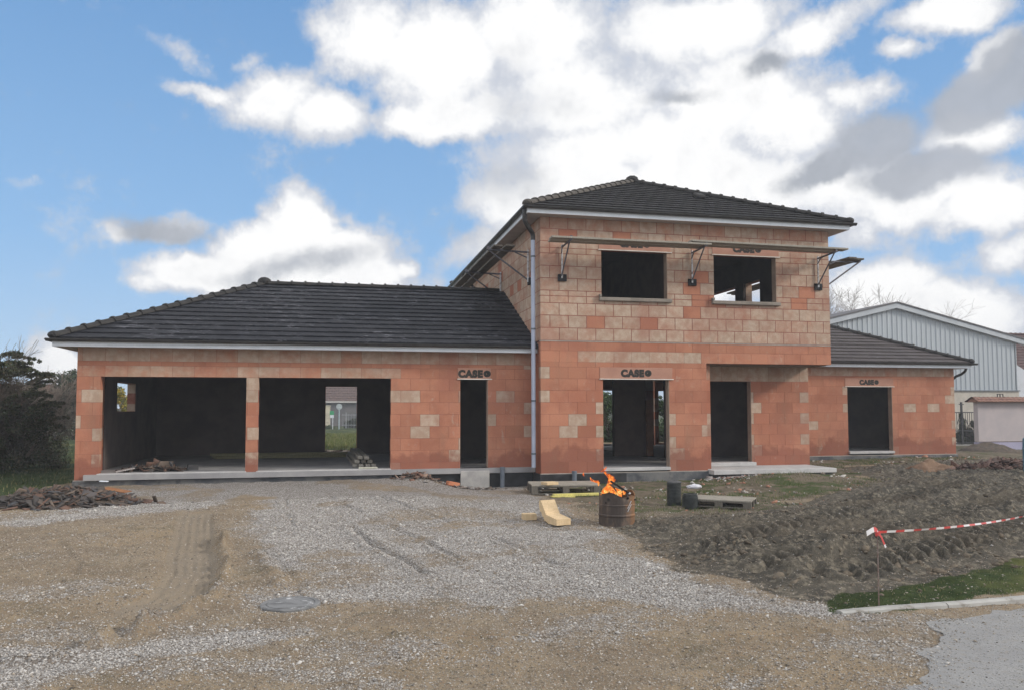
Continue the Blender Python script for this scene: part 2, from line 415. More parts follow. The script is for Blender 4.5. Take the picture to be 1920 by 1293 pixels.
    # the house stands on its own foundation: keep soil below the slabs
    h1 = ss(sdf(x,y,[(-5.3,19.3),(4.9,19.3),(4.9,18.7),(12.5,18.7),(12.5,23.5),(20.6,23.5),(20.6,30.3),(4.9,30.0),(4.9,26.2),(-5.3,26.2)]), 0, .2)
    z = z*(1-h1) + h1*np.minimum(z, -.42)
    return z, grav, mud, grass, asph, weed, tr

def gz(x, y): return float(ground(np.array([x]), np.array([y]))[0][0])

def build_ground():
    # polar sheet round the camera's foot: fine in front, coarse behind; reaches the horizon
    th_front = np.linspace(R(-52), R(58)+0, 1150)      # azimuth from +Y towards +X ... fine
    th_l = np.linspace(R(-180), R(-52), 60)[:-1]; th_r = np.linspace(R(58), R(180), 60)[1:]
    th = np.concatenate([th_l, th_front, th_r])
    r = [.0, .6, 1.2, 1.8, 2.4, 2.9, 3.2]
    while r[-1] < 900:
        q = r[-1]
        step = max(.012, q*q/1900)
        if 6 < q < 15: step = min(step, .042)
        if 15 <= q < 28: step = min(step, .09)
        step = min(step, q*.12)
        r.append(q+step)
    r = np.array(r[1:])
    T, RR = np.meshgrid(th, r)
    X = RR*np.sin(T); Y = RR*np.cos(T)
    z, grav, mud, grass, asph, weed, tr = ground(X.ravel(), Y.ravel())
    V = np.stack([X.ravel(), Y.ravel(), z], 1)
    nr, nt = X.shape
    i = np.arange(nr-1)[:,None]*nt + np.arange(nt-1)[None,:]
    F = np.stack([i, i+nt, i+nt+1, i+1], -1).reshape(-1,4)[:, ::-1]
    # centre fan as degenerate-free extra vertex
    c0 = len(V); V = np.vstack([V, [[0,0,z[:nt].mean()]]])
    me_cols = {'zone_a': np.vstack([np.stack([grav,mud,grass],1), [[0,0,0]]]), 'zone_b': np.vstack([np.stack([asph,weed,tr],1), [[0,0,0]]])}
    k = np.arange(nt-1)
    Fc = np.stack([np.full(nt-1,c0), k, k+1, k+1], 1)
    o = tri_mesh('ground', V, F, GROUND, me_cols, smooth=True)
    return o, len(r), nt

def m_ground(k, b, out):
    p = k.pos()
    za = k.sepc(k.attr('zone_a')['Color']); zb = k.sepc(k.attr('zone_b')['Color'])
    nf = k.noise(p, 9, 6, .7); nm = k.noise(p, 2.0, 5, .6); nb = k.noise(p, .45, 4, .6); nvf = k.noise(p, 60, 4, .65)
    def soft(m, w=.55, lo=.36, hi=.64):
        f = k.math('ADD', m, k.math('MULTIPLY', k.math('SUBTRACT', nf, .5), w))
        return k.ramp(f, lo, hi)
    # compacted brown hoggin with embedded stones
    dirt = k.mix(k.ramp(nm, .35, .65), (.22,.17,.118), (.285,.225,.155))
    dirt = k.mix(k.math('MULTIPLY', k.ramp(nb, .45, .65), .6), dirt, (.31,.23,.14))
    dirt = k.mix(k.ramp(nf, .54, .72), dirt, (.125,.105,.072))
    dirt = k.mix(k.math('MULTIPLY', k.ramp(k.noise(p, 1.4, 7, .7), .54, .68), .6), dirt, (.125,.11,.075))
    peb = k.node('ShaderNodeTexVoronoi'); peb.inputs['Scale'].default_value = 62; k.link(p, peb.inputs['Vector'])
    pc = k.sepc(peb.outputs['Color'])
    stone = k.mix(pc[0], (.12,.105,.09), (.50,.47,.43)); stone = k.mix(k.ramp(pc[2], .80, .9), stone, (.34,.20,.13))
    pm = k.math('MULTIPLY', k.ramp(k.math('ADD', pc[1], k.math('MULTIPLY', k.math('SUBTRACT', nm, .5), .8)), .30, .50), k.ramp(k.math('SUBTRACT', .42, peb.outputs['Distance']), .0, .10))
    dirt = k.mix(k.math('MULTIPLY', pm, .85), dirt, stone)
    # pale crushed limestone
    g1 = k.node('ShaderNodeTexVoronoi'); g1.inputs['Scale'].default_value = 52; k.link(p, g1.inputs['Vector'])
    gc = k.sepc(g1.outputs['Color'])
    gcol = k.mix(gc[0], (.27,.25,.235), (.54,.52,.50))
    gcol = k.mix(k.ramp(gc[2], .70, .8), gcol, (.21,.18,.155))
    gcol = k.mix(k.ramp(g1.outputs['Distance'], .45, .75), gcol, (.18,.155,.13))
    gm = soft(za[0], 1.3, .30, .75)
    gm = k.math('MULTIPLY', gm, k.ramp(k.math('ADD', gc[1], k.math('MULTIPLY', za[0], .9)), .55, .75))
    col = k.mix(gm, dirt, gcol)
    # wheel track: smooth fine silt
    col = k.mix(k.math('MULTIPLY', soft(zb[2], .9, .3, .7), .7), col, k.mix(nf, (.235,.195,.15), (.31,.26,.20)))
    # churned clay
    mud = k.mix(k.ramp(nm, .3, .7), (.082,.075,.064), (.14,.124,.100))
    mud = k.mix(k.ramp(nf, .47, .64), mud, (.27,.235,.18)); mud = k.mix(k.math('MULTIPLY', k.ramp(nb,.5,.62), .5), mud, (.15,.125,.095))  # tan flecks paint sunlit tops onto the churned relief
    mud = k.mix(k.math('MULTIPLY', k.ramp(nvf, .6, .75), .6), mud, (.26,.235,.20))
    col = k.mix(soft(za[1], .5), col, mud)
    # weedy soil
    weed = k.mix(k.ramp(nm, .4, .6), (.125,.105,.075), (.19,.155,.115))
    weed = k.mix(k.ramp(k.noise(p, 1.3, 5, .65), .48, .62), weed, (.065,.085,.032))
    weed = k.mix(k.ramp(nvf, .60, .72), weed, (.24,.215,.18))
    col = k.mix(soft(zb[1], .6), col, weed)
    grs = k.mix(k.ramp(nf, .35, .65), (.028,.045,.015), (.055,.075,.026))
    grs = k.mix(k.ramp(nb, .5, .7), grs, (.15,.15,.05))
    col = k.mix(soft(za[2], .4), col, grs)
    k.link(col, b.inputs['Base Color'])
    h = k.math('MULTIPLY', k.math('SUBTRACT', 1, g1.outputs['Distance']), k.math('MULTIPLY', gm, 1.0))
    h = k.math('ADD', h, k.math('MULTIPLY', pm, .5))
    h = k.math('ADD', h, k.math('MULTIPLY', nvf, .9)); h = k.math('ADD', h, nf)
    mz = soft(za[1], .5); h = k.math('ADD', h, k.math('MULTIPLY', mz, k.math('MULTIPLY', k.noise(p, 14, 7, .72), 5.0)))
    k.link(k.bump(h, .85, .022), b.inputs['Normal'])
GROUND = material('ground_soil_and_gravel', m_ground, rough=.95, spec=.12)
_o, nr, nt = build_ground(); tag(_o, kind='structure')
print('ground grid', nr, nt)

# ------------------------------------------------------------------ road and kerb
def m_asph(k, b, out):
    p = k.pos()
    v = k.sepc(k.voro(p, 110)); n = k.noise(p, 3, 6, .65); d = k.noise(p, 14, 6, .7)
    c = k.mix(v[0], (.25,.245,.24), (.33,.325,.315))
    c = k.mix(k.ramp(n, .35, .65), c, (.25,.247,.245))
    c = k.mix(k.math('MULTIPLY', k.ramp(d, .50, .68), .7), c, (.25,.225,.19))
    c = k.mix(k.ramp(v[1], .93, .97), c, (.09,.085,.08))
    k.link(c, b.inputs['Base Color']); k.link(k.bump(k.voro(p, 110, 'Distance'), .6, .006), b.inputs['Normal'])
ASPH = material('worn_asphalt', m_asph, rough=.9, spec=.2)
def road():
    out = []
    for (x0,y0),(x1,y1) in zip(P_ASPH, P_ASPH[1:]+P_ASPH[:1]):
        L = math.hypot(x1-x0,y1-y0); near = min(math.hypot(x0,y0),math.hypot(x1,y1)) < 8
        m = max(1,int(L/(.02 if near else .4)))
        for i in range(m):
            x = x0+(x1-x0)*i/m; y = y0+(y1-y0)*i/m; nx,ny = (y1-y0)/L,-(x1-x0)/L
            w = (.16*(mnoise.noise(Vector((x*1.6,y*1.6,3)))+.5*mnoise.noise(Vector((x*6,y*6,5)))+.12*mnoise.noise(Vector((x*16,y*16,9))))) if near else 0
            out.append((x+nx*w,y+ny*w))
    b = MB(); b.prism(out, -.434, -.426, 'z'); return tag(b.build('road', ASPH), kind='structure')
road()
KERB = noisy('kerb_concrete', (.40,.39,.365), (.32,.31,.29), 4, .9, .5, 60, .005, c3=(.20,.18,.15), s3=6)
def kerb():
    pts = [(4.42,6.39),(4.55,6.385),(5.1,6.37),(5.68,6.38),(6.43,6.42),(7.6,6.62),(8.8,6.88),(10.4,7.25),(12,7.68),(16,8.9),(22,10.9)]
    # resample in 1 m stones
    P = []; 
    for (x0,y0),(x1,y1) in zip(pts[:-1],pts[1:]):
        n = max(1,int(math.hypot(x1-x0,y1-y0)/.18))
        for i in range(n): P.append((x0+(x1-x0)*i/n, y0+(y1-y0)*i/n))
    P.append(pts[-1])
    b = MB(); seg = []; L = 0; last = 0
    def flush(seg):
        if len(seg) < 2: return
        prof = [(-.055,-.12),(-.055,.035),(-.035,.055),(.035,.06),(.06,.045),(.075,-.12)]
        k = len(prof); vs = []
        for i,(x,y,lift) in enumerate(seg):
            a = seg[max(i-1,0)]; c = seg[min(i+1,len(seg)-1)]
            d = Vector((c[0]-a[0], c[1]-a[1], 0)).normalized(); nn = Vector((d.y,-d.x,0))
            for q,h in prof: vs.append((x+nn.x*q, y+nn.y*q, -.425+h*lift))
        fs = [(i*k+j, (i+1)*k+j, (i+1)*k+(j+1)%k, i*k+(j+1)%k) for i in range(len(seg)-1) for j in range(k)]
        fs += [tuple(range(k)), tuple((len(seg)-1)*k+j for j in range(k-1,-1,-1))]
        b.add(vs, fs)
    for i in range(len(P)):
        lift = min(1, .7+i*.1)
        if seg: L += math.hypot(P[i][0]-seg[-1][0], P[i][1]-seg[-1][1])
        seg.append((P[i][0],P[i][1],lift))
        if L > .98:
            flush(seg); d = Vector((P[i][0]-seg[-2][0],P[i][1]-seg[-2][1])).normalized()*.012
            seg = [(P[i][0]+d.x,P[i][1]+d.y,lift)]; L = 0
    flush(seg)
    o = b.build('kerb', KERB); tag(o, kind='structure')
kerb()

# ------------------------------------------------------------------ scattered stones, clods, grass
def ico(sub=0):
    import bmesh
    bm = bmesh.new(); bmesh.ops.create_icosphere(bm, subdivisions=sub+1, radius=1)
    v = np.array([w.co[:] for w in bm.verts]); f = np.array([[w.index for w in q.verts] for q in bm.faces]); bm.free(); return v,f
OCT = (np.array([(1,0,0),(-1,0,0),(0,1,0),(0,-1,0),(0,0,1),(0,0,-1)],float), np.array([(0,2,4),(2,1,4),(1,3,4),(3,0,4),(2,0,5),(1,2,5),(3,1,5),(0,3,5)]))
def scatter(name, mat, pts, size, base, colors, label=None, flat=.6, jit=.35, sink=.3, lump=0.0):
    bv, bf = base; n = len(pts); m = len(bv)
    V = bv[None]*(1+RNG.uniform(-jit,jit,(n,m,1)))
    sc = size[:,None,None]*np.stack([RNG.uniform(.75,1.3,n),RNG.uniform(.75,1.3,n),flat*RNG.uniform(.7,1.3,n)],1)[:,None,:]
    V = V*sc
    a = RNG.uniform(0,2*math.pi,n); c,s = np.cos(a)[:,None],np.sin(a)[:,None]
    tl = RNG.normal(0,.3,n)[:,None]
    x = V[...,0]*c-V[...,1]*s; y = V[...,0]*s+V[...,1]*c; z = V[...,2]+x*tl
    V = np.stack([x+pts[:,0:1], y+pts[:,1:2], z+pts[:,2:3]+(size*flat*sink)[:,None]],-1).reshape(-1,3)
    F = (bf[None]+(np.arange(n)*m)[:,None,None]).reshape(-1,3)
    C = np.repeat(colors, m, 0)
    return tri_mesh(name, V, F, mat, {'stone': C})
def m_stone(k, b, out):
    c = k.attr('stone')['Color']; n = k.noise(k.pos(), 80, 3, .6)
    k.link(k.mix(k.math('MULTIPLY', n, .35), c, (.25,.22,.19)), b.inputs['Base Color'])
STONE = material('stone_chips', m_stone, rough=.92, spec=.15)

def fov_points(n, r0, r1, a0=-33, a1=59, power=1.0):
    # a bit wider than the view so that a step aside still finds stones
    r = (r0**power + (r1**power-r0**power)*RNG.random(n))**(1/power); a = np.radians(RNG.uniform(a0, a1, n))
    return r*np.sin(a), r*np.cos(a)
x,y = fov_points(520000, 3.6, 16, power=.55)
z,grav,mud,grass,asph,weed,tr = ground(x,y)
sda = sdf(x,y,P_ASPH)
prob = np.clip(.50 + .50*grav,0,1)*np.where(sda>-.03, .30*np.exp(-np.maximum(sda,0)/.14)+.004, 1)*(1-.85*grass)*(1-.6*weed)*(1-.65*tr)*(1-.6*mud)
keep = RNG.random(len(x)) < prob
x,y,z,grav,asph,mud,weed = [q[keep] for q in (x,y,z,grav,asph,mud,weed)]
z = np.where(asph>.5, -.424, z)
n = len(x); print('stones', n)
sz = RNG.lognormal(math.log(.0047), .42, n)*(1+.3*grav)*np.clip(.75+np.hypot(x,y)/24,1,1.3)
t = RNG.random(n)[:,None]
cw = (.30,.28,.26)+t*np.array((.32,.315,.305)); cb = (.17,.135,.098)+t**1.5*np.array((.34,.31,.27))
isw = (RNG.random(n) < np.clip(grav*1.1,0.12,.92))[:,None]
colr = np.where(isw, cw, cb); dk = (RNG.random(n)<.10)[:,None]; colr = np.where(dk, colr*.4, colr)
tag(scatter('gravel', STONE, np.stack([x,y,z],1), sz, OCT, colr), kind='stuff')

# clods in the churned soil
def m_clod(k, b, out):
    c = k.attr('stone')['Color']; p = k.pos()
    k.link(k.mix(k.ramp(k.noise(p, 18, 5, .65), .4, .7), c, (.19,.155,.115)), b.inputs['Base Color'])
    k.link(k.bump(k.noise(p, 70, 4, .6), .6, .01), b.inputs['Normal'])
CLOD = material('clay_clods', m_clod, rough=.95, spec=.1)
x = RNG.uniform(3.6, 26, 60000); y = RNG.uniform(6.6, 22, 60000)
near = RNG.random(60000) < np.clip(10/np.hypot(x,y),0,1)**1.6
x = x[near]; y = y[near]
z,grav,mud,grass,asph,weed,tr = ground(x,y)
clump = fbm(x,y,1.6,3,61)
lane = np.minimum.reduce([pline(x,y,m)[0] for m in MT])
keep = (RNG.random(len(x)) < mud*ss(clump,.36,.60)*1.0*(.15+.85*ss(lane,.25,.45))*.6)
x,y,z = x[keep],y[keep],z[keep]; n = len(x); print('clods', n)
sz = np.clip(RNG.lognormal(math.log(.017),.55,n),.006,.055)
t = RNG.random(n)[:,None]; colr = (.075,.062,.050)+t*np.array((.09,.075,.055))
tag(scatter('mud_clods', CLOD, np.stack([x,y,z],1), sz, ico(0), colr, flat=.6, jit=.48, sink=.0), kind='stuff')
# small stones and rubble in the weedy strip before the house
x = RNG.uniform(4.3, 21, 9000); y = RNG.uniform(12, 24, 9000)
z,grav,mud,grass,asph,weed,tr = ground(x,y); keep = RNG.random(9000) < weed*.5*ss(fbm(x,y,1.2,3,71),.4,.6)
x,y,z = x[keep],y[keep],z[keep]; n=len(x); t = RNG.random(n)[:,None]
colr = np.where(t<.25, np.array((.42,.20,.13))*.9, np.where(t<.55, np.array((.50,.48,.45)), np.array((.20,.165,.13))))
tag(scatter('rubble_bits', STONE, np.stack([x,y,z],1), RNG.lognormal(math.log(.022),.5,n), ico(0), colr, flat=.6), kind='stuff')

def blades(name, pts, h, w, cols, mat, lean=.45):
    n = len(pts); a = RNG.uniform(0,2*math.pi,n); l = RNG.uniform(.1,lean*1.6,n)*h
    dx,dy = np.cos(a),np.sin(a); b = RNG.uniform(0,2*math.pi,n)
    V = np.zeros((n,5,3)); P = pts
    V[:,0] = P + np.stack([-np.sin(b)*w/2, np.cos(b)*w/2, np.zeros(n)],1); V[:,1] = P - np.stack([-np.sin(b)*w/2, np.cos(b)*w/2, np.zeros(n)],1)
    mid = P + np.stack([dx*l*.35, dy*l*.35, h*.6],1)
    V[:,2] = mid - np.stack([-np.sin(b)*w*.35, np.cos(b)*w*.35, np.zeros(n)],1); V[:,3] = mid + np.stack([-np.sin(b)*w*.35, np.cos(b)*w*.35, np.zeros(n)],1)
    V[:,4] = P + np.stack([dx*l, dy*l, h],1)
    F = np.array([(0,1,2),(0,2,3),(3,2,4)])[None]+(np.arange(n)*5)[:,None,None]
    return tri_mesh(name, V.reshape(-1,3), F.reshape(-1,3), mat, {'leafcol': np.repeat(cols,5,0)})
def m_leaf(k, b, out):
    k.link(k.attr('leafcol')['Color'], b.inputs['Base Color'])
    b.inputs['Subsurface Weight'].default_value = 0.0
LEAF = material('leaves', m_leaf, rough=.7, spec=.2)
def grass_patch(name, n, box, zone_i, hh, dens=1.0, thr=None, cold=((.035,.06,.014),(.11,.14,.035)), near=None):
    x = RNG.uniform(box[0],box[1],n); y = RNG.uniform(box[2],box[3],n)
    if near: 
        kk = RNG.random(n) < np.clip(near/np.hypot(x,y),0,1)**2; x = x[kk]; y = y[kk]
    g = ground(x,y); m = g[zone_i]
    keep = RNG.random(len(x)) < m*dens*(ss(fbm(x,y,*thr[:1],3,81),thr[1],thr[2]) if thr else 1)
    x,y,z = x[keep],y[keep],g[0][keep]; n = len(x); t = RNG.random(n)[:,None]
    c = np.array(cold[0])+t*(np.array(cold[1])-np.array(cold[0]))
    dry = RNG.random(n)[:,None] < .12; c = np.where(dry, np.array((.26,.22,.11)), c)
    return tag(blades(name, np.stack([x,y,z-.01],1), RNG.uniform(.5,1.2,n)*hh, np.clip(hh*.12,.004,.03), c, LEAF), kind='stuff')
grass_patch('grass_strip', 120000, (4.3,16,6.3,12), 3, .04, .75, (1.6,.34,.52), near=7, cold=((.03,.042,.016),(.085,.09,.04)))
grass_patch('weeds', 60000, (4.2,21,12,24), 5, .07, .8, (1.3,.48,.62))
grass_patch('field_grass', 60000, (-22,-5.6,16.5,42), 3, .09, .9, near=20, cold=((.018,.03,.010),(.045,.06,.022)))
grass_patch('back_grass', 30000, (-3,16,33,60), 3, .18, .9, cold=((.06,.09,.02),(.17,.18,.05)))

# ------------------------------------------------------------------ the house
H = empty('brick_house', (4.85,18.48,-.135), 'unfinished orange block house with a two-storey tower between low wings under dark tiled roofs', 'house')

def blocks_wall(b, core, s0, s1, courses, holes, place, t, bl=.465, phase=0.0, palef=None, rng=None, s_up=False):
    """b, core: MB for blocks and recessed mortar core; s runs along the wall; place(s, d, z) -> world; t = wall thickness
    courses: list of (z0, z1, kind); holes: (sa, sb, za, zb)"""
    J = .0095 if s_up else .0035
    for ci,(zA,zB,kind) in enumerate(courses):
        cuts = sorted({zA,zB}|{h for q in holes for h in (q[2],q[3]) if zA+.02 < h < zB-.02})
        # same vertical joints through the course, cut where a hole edge passes through it
        off = (phase + (.5 if ci%2 else 0)*bl + (.13 if kind=='band' else 0)) % bl
        edges = [s0] + [s0-bl+off+i*bl for i in range(1, int((s1-s0)/bl)+4) if s0+.06 < s0-bl+off+i*bl < s1-.06] + [s1]
        rnd = [(rng.random(), rng.random(), rng.random()) for _ in edges]
        for za,zb in zip(cuts[:-1],cuts[1:]):
            hs = sorted((q[0],q[1]) for q in holes if q[2] < (za+zb)/2 < q[3])
            iv = []; c = s0
            for a,d in hs:
                if a > c: iv.append((c,a))
                c = max(c,d)
            if c < s1: iv.append((c,s1))
            for a,d in iv:
                add_box(core, place, a+(.003 if a>s0 else (0.003)), d-.003, .004, t-.004, za, zb, (.25,.3,0,1))
                for i in range(len(edges)-1):
                    e0,e1 = max(edges[i],a), min(edges[i+1],d)
                    if e1-e0 < .03: continue
                    pale, bri, gr = palef(kind, (e0+e1)/2, (za+zb)/2, rnd[i], e1-e0 < bl*.7)
                    add_box(b, place, e0+(J if e0>a else 0), e1-(J if e1<d else 0), 0, t, za+J, zb-J*(0 if zb==courses[-1][1] else 1), (pale,bri,gr,1))
def add_box(b, place, a, d, y0, y1, z0, z1, col):
    b.cur = col
    vs = [place(a,y0,z0),place(d,y0,z0),place(d,y1,z0),place(a,y1,z0),place(a,y0,z1),place(d,y0,z1),place(d,y1,z1),place(a,y1,z1)]
    b.add(vs, [(0,3,2,1),(4,5,6,7),(0,1,5,4),(1,2,6,5),(2,3,7,6),(3,0,4,7)])

def pal_ground(kind, s, z, r, small):
    if kind == 'red': return (.05, r[1]*.6, 0)
    if kind == 'pale': return (.55+.4*r[0], .2+r[1]*.5, 1 if r[2]>.4 else 0)
    if kind == 'top': return (.45+.35*r[0], r[1]*.35, 0)
    p = .85 if r[0] > (.55 if small else .97) else r[0]*.22
    return (p, r[1], 0)
def pal_upper(kind, s, z, r, small):
    if kind == 'top': return (.45+.3*r[0], r[1]*.5, 0)
    p = .15 if r[0] < .07 else .55+.38*r[0]
    return (p, .25+.6*r[1], 1 if r[2]>.93 else 0)

GC = .2925
def gcourses(top):
    c = [(-.135+ (0.0), .165, 'n')]; z = .165
    c[0] = (-.135, .157, 'n'); z = .157
    while z+GC < 2.12: c.append((z, z+GC, 'n')); z += GC
    c.append((z, 2.155, 'n')) if 2.155-z > .05 else None
    return c
g_low = [(-.135,.157,'n')]+[(.157+i*.2854,.157+(i+1)*.2854,'n') for i in range(7)]      # up to 2.155
gar_courses = g_low + [(2.155,2.40,'pale'),(2.40,2.50,'red'),(2.50,2.80,'top')]
def rngf(s): return random.Random(s)

GH = [(-5.04,-1.964,-.3,2.155),(-1.698,1.318,-.3,2.155),(2.993,3.678,-.3,2.155)]
def gar_pal(kind, s, z, r, small):
    if kind in ('pale','red') and s > 1.55: return pal_ground('n', s, z, r, small)
    if kind == 'pale': return (.30+.40*r[0], r[1]*.7, 1)
    return pal_ground(kind, s, z, r, small)
b = MB(); core = MB()
blocks_wall(b, core, -5.52, 4.85, gar_courses, GH, lambda s,d,z:(s,19.115+d,z), .2, phase=.1, palef=gar_pal, rng=rngf(1))
b.build('garage_front_wall', TERRA, H, attr=True); cb = core
# garage left wall, with a small window
b = MB()
blocks_wall(b, cb, 19.319, 26.37, [(c[0],c[1],'n' if c[2]!='top' else 'top') for c in gar_courses], [(21.55,23.5,1.38,2.12)], lambda s,d,z:(-5.52+d,s,z), .2, palef=pal_ground, rng=rngf(2))
b.build('garage_side_wall', TERRA, H, attr=True)
b = MB()
blocks_wall(b, cb, -5.318, 4.85, [(c[0],c[1],'n') for c in gar_courses], [(-.263,.72,-.3,2.155)], lambda s,d,z:(s,26.17+d,z), .2, palef=pal_ground, rng=rngf(3))
b.build('garage_back_wall', TERRA, H, attr=True)
# tower, ground floor front
t_low = g_low
t_courses = t_low + [(2.155,2.44,'n'),(2.44,2.56,'red')]
t_mid = [(2.56,2.83,'pale'),(2.83,3.045,'red')]
TH = [(6.35,8.22,-.3,2.155)]
def pal_tower(kind, s, z, r, small):
    if kind == 'pale' and s > 9.0: return (.1+.2*r[0], .3+.6*r[1], 0)
    if kind == 'pale' and s < 6.0: return (.1 if 5.5>s or r[0]>.5 else .8, r[1], 0)
    if s < 5.5 and kind=='n' and z < .5: return (.05+.1*r[0], r[1]*.6, 0)
    return pal_ground(kind, s, z, r, small)
b = MB()
blocks_wall(b, cb, 4.85, 9.17, t_courses, [(6.421,8.157,-.3,2.155)], lambda s,d,z:(s,18.483+d,z), .2, phase=.22, palef=pal_tower, rng=rngf(4))
blocks_wall(b, cb, 4.85, 12.724, t_mid, [], lambda s,d,z:(s,18.483+d,z), .2, phase=.0, palef=pal_tower, rng=rngf(5))
b.build('tower_ground_wall', TERRA, H, attr=True)
u_c = [(3.075+i*.3025, 3.075+(i+1)*.3025, 'n') for i in range(9)] + [(3.075+9*.3025, 6.08, 'top')]
b = MB()
blocks_wall(b, cb, 4.85, 12.724, u_c, [(6.402,8.146,4.153,5.33),(9.416,11.178,4.153,5.33)], lambda s,d,z:(s,18.483+d,z), .2, phase=.0, palef=pal_upper, rng=rngf(6), s_up=True)
b.build('tower_upper_wall', TERRA, H, attr=True)
# left side of the tower (faces the garage roof)
b = MB()
blocks_wall(b, cb, 18.687, 30.1, t_low+[(2.155,2.44,'n'),(2.44,2.56,'red')]+t_mid, [(19.35,26.1,-.3,2.2)], lambda s,d,z:(4.85+d,s,z), .2, palef=lambda k_,s,z,r,sm: (.3*r[0],r[1]*.6,0), rng=rngf(7))
blocks_wall(b, cb, 18.687, 30.1, u_c, [], lambda s,d,z:(4.85+d,s,z), .2, phase=.2, palef=pal_upper, rng=rngf(8), s_up=True)
b.build('tower_side_wall', TERRA, H, attr=True)
# right side of the tower (upper floor with two windows), back, porch recess
b = MB()
blocks_wall(b, cb, 18.687, 30.1, t_mid+u_c, [(21.5,22.45,4.153,5.29),(23.0,25.6,4.153,5.29)], lambda s,d,z:(12.724-d,s,z), .2, palef=pal_upper, rng=rngf(9))
b.build('tower_side_wall', TERRA, H, attr=True)
b = MB()
blocks_wall(b, cb, 5.054, 12.52, t_low+[(2.155,2.56,'n')]+t_mid+u_c, [(9.3,11.17,.04,2.155)], lambda s,d,z:(s,29.9+d,z), .2, palef=pal_ground, rng=rngf(10))
b.build('tower_back_wall', TERRA, H, attr=True)
b = MB()
pc = t_low + [(2.155,2.56,'top')]
blocks_wall(b, cb, 9.374, 12.731, pc, [(9.6,11.0,-.3,2.155)], lambda s,d,z:(s,19.551+d,z), .2, phase=.3, palef=lambda k_,s,z,r,sm: ((.75,.2+r[1]*.3,0) if k_=='top' else pal_ground(k_,s,z,r,sm)), rng=rngf(11))
blocks_wall(b, cb, 18.687, 19.75, pc, [], lambda s,d,z:(9.17+d,s,z), .2, palef=pal_ground, rng=rngf(12))
blocks_wall(b, cb, 19.755, 23.26, pc, [], lambda s,d,z:(12.731-d,s,z), .2, palef=pal_ground, rng=rngf(13))
b.build('porch_wall', TERRA, H, attr=True)
# right wing
r_courses = g_low + [(2.155,2.40,'n'),(2.40,2.50,'n'),(2.50,2.80,'top')]
b = MB()
blocks_wall(b, cb, 12.735, 20.754, r_courses, [(16.6,18.302,-.3,2.155)], lambda s,d,z:(s,23.274+d,z), .2, phase=.2, palef=lambda k_,s,z,r,sm: (lambda q:(q[0],q[1]*.7,q[2]))(pal_ground(k_,s,z,r,sm)), rng=rngf(14))
b.build('wing_front_wall', TERRA, H, attr=True)
b = MB()
blocks_wall(b, cb, 23.478, 30.5, r_courses, [], lambda s,d,z:(20.754-d,s,z), .2, palef=pal_ground, rng=rngf(15))
b.build('wing_side_wall', TERRA, H, attr=True)
b = MB()
blocks_wall(b, cb, 12.735, 20.55, r_courses, [(12.9,13.7,.04,2.155)], lambda s,d,z:(s,30.3+d,z), .2, palef=pal_ground, rng=rngf(16))
b.build('wing_back_wall', TERRA, H, attr=True)
cb.build('mortar_joints', MORTAR, H)

# inner partitions and ceilings
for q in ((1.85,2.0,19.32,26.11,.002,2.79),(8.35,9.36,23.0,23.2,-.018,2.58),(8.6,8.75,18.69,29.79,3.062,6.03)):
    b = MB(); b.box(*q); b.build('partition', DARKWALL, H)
SHADEPANEL = noisy('dark_shade_panel', (.115,.090,.082), (.08,.066,.062), 1.5, .95, .2)  # dark sheets added inside the rooms, their colour imitates interior shade
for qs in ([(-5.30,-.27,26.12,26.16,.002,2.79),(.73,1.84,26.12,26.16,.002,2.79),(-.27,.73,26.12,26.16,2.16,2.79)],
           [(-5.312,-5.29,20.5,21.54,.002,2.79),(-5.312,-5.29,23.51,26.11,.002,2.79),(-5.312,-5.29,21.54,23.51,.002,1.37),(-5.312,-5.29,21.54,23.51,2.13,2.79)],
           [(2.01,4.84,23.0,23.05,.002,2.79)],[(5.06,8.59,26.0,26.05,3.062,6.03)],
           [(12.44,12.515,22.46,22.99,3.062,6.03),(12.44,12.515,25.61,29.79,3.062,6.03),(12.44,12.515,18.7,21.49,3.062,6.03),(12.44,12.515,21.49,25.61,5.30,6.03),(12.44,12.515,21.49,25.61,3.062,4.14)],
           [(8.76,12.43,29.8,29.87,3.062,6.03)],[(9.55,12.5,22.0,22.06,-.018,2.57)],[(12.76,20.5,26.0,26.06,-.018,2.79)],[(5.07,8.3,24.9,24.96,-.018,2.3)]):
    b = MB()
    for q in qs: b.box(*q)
    b.build('shade_panel', SHADEPANEL, H)
o = MB(); o.box(9.40,9.60,22.985,23.19,-.02,1.70); o.build('partition_end', noisy('raw_brick_end', (.42,.18,.085), (.33,.13,.06), 4), H)
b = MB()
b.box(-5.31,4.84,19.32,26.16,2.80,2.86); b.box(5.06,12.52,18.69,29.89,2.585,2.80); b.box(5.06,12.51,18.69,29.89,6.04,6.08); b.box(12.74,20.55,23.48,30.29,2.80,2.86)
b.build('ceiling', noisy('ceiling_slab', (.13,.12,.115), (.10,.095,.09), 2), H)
b = MB()
b.box(-5.31,4.84,19.0,26.16,-.12,.0); b.box(5.06,9.16,18.69,29.89,-.12,-.02); b.box(9.38,12.52,19.76,29.89,-.12,-.02); b.box(12.74,20.55,23.48,30.29,-.12,-.02)
b.box(5.06,12.51,18.69,29.89,2.99,3.06)
b.build('floor_slab', FLOORC, H)
# ledge between storeys, overhang soffit
b = MB(); b.box(4.842,12.732,18.475,18.6,3.045,3.074); b.build('storey_ledge', noisy('ledge_mortar', (.36,.31,.27), (.28,.24,.21), 5), H)
b = MB(); b.box(9.375,12.72,18.69,19.548,2.545,2.58); b.build('porch_ceiling', noisy('porch_soffit', (.20,.17,.13), (.15,.13,.10), 3), H)

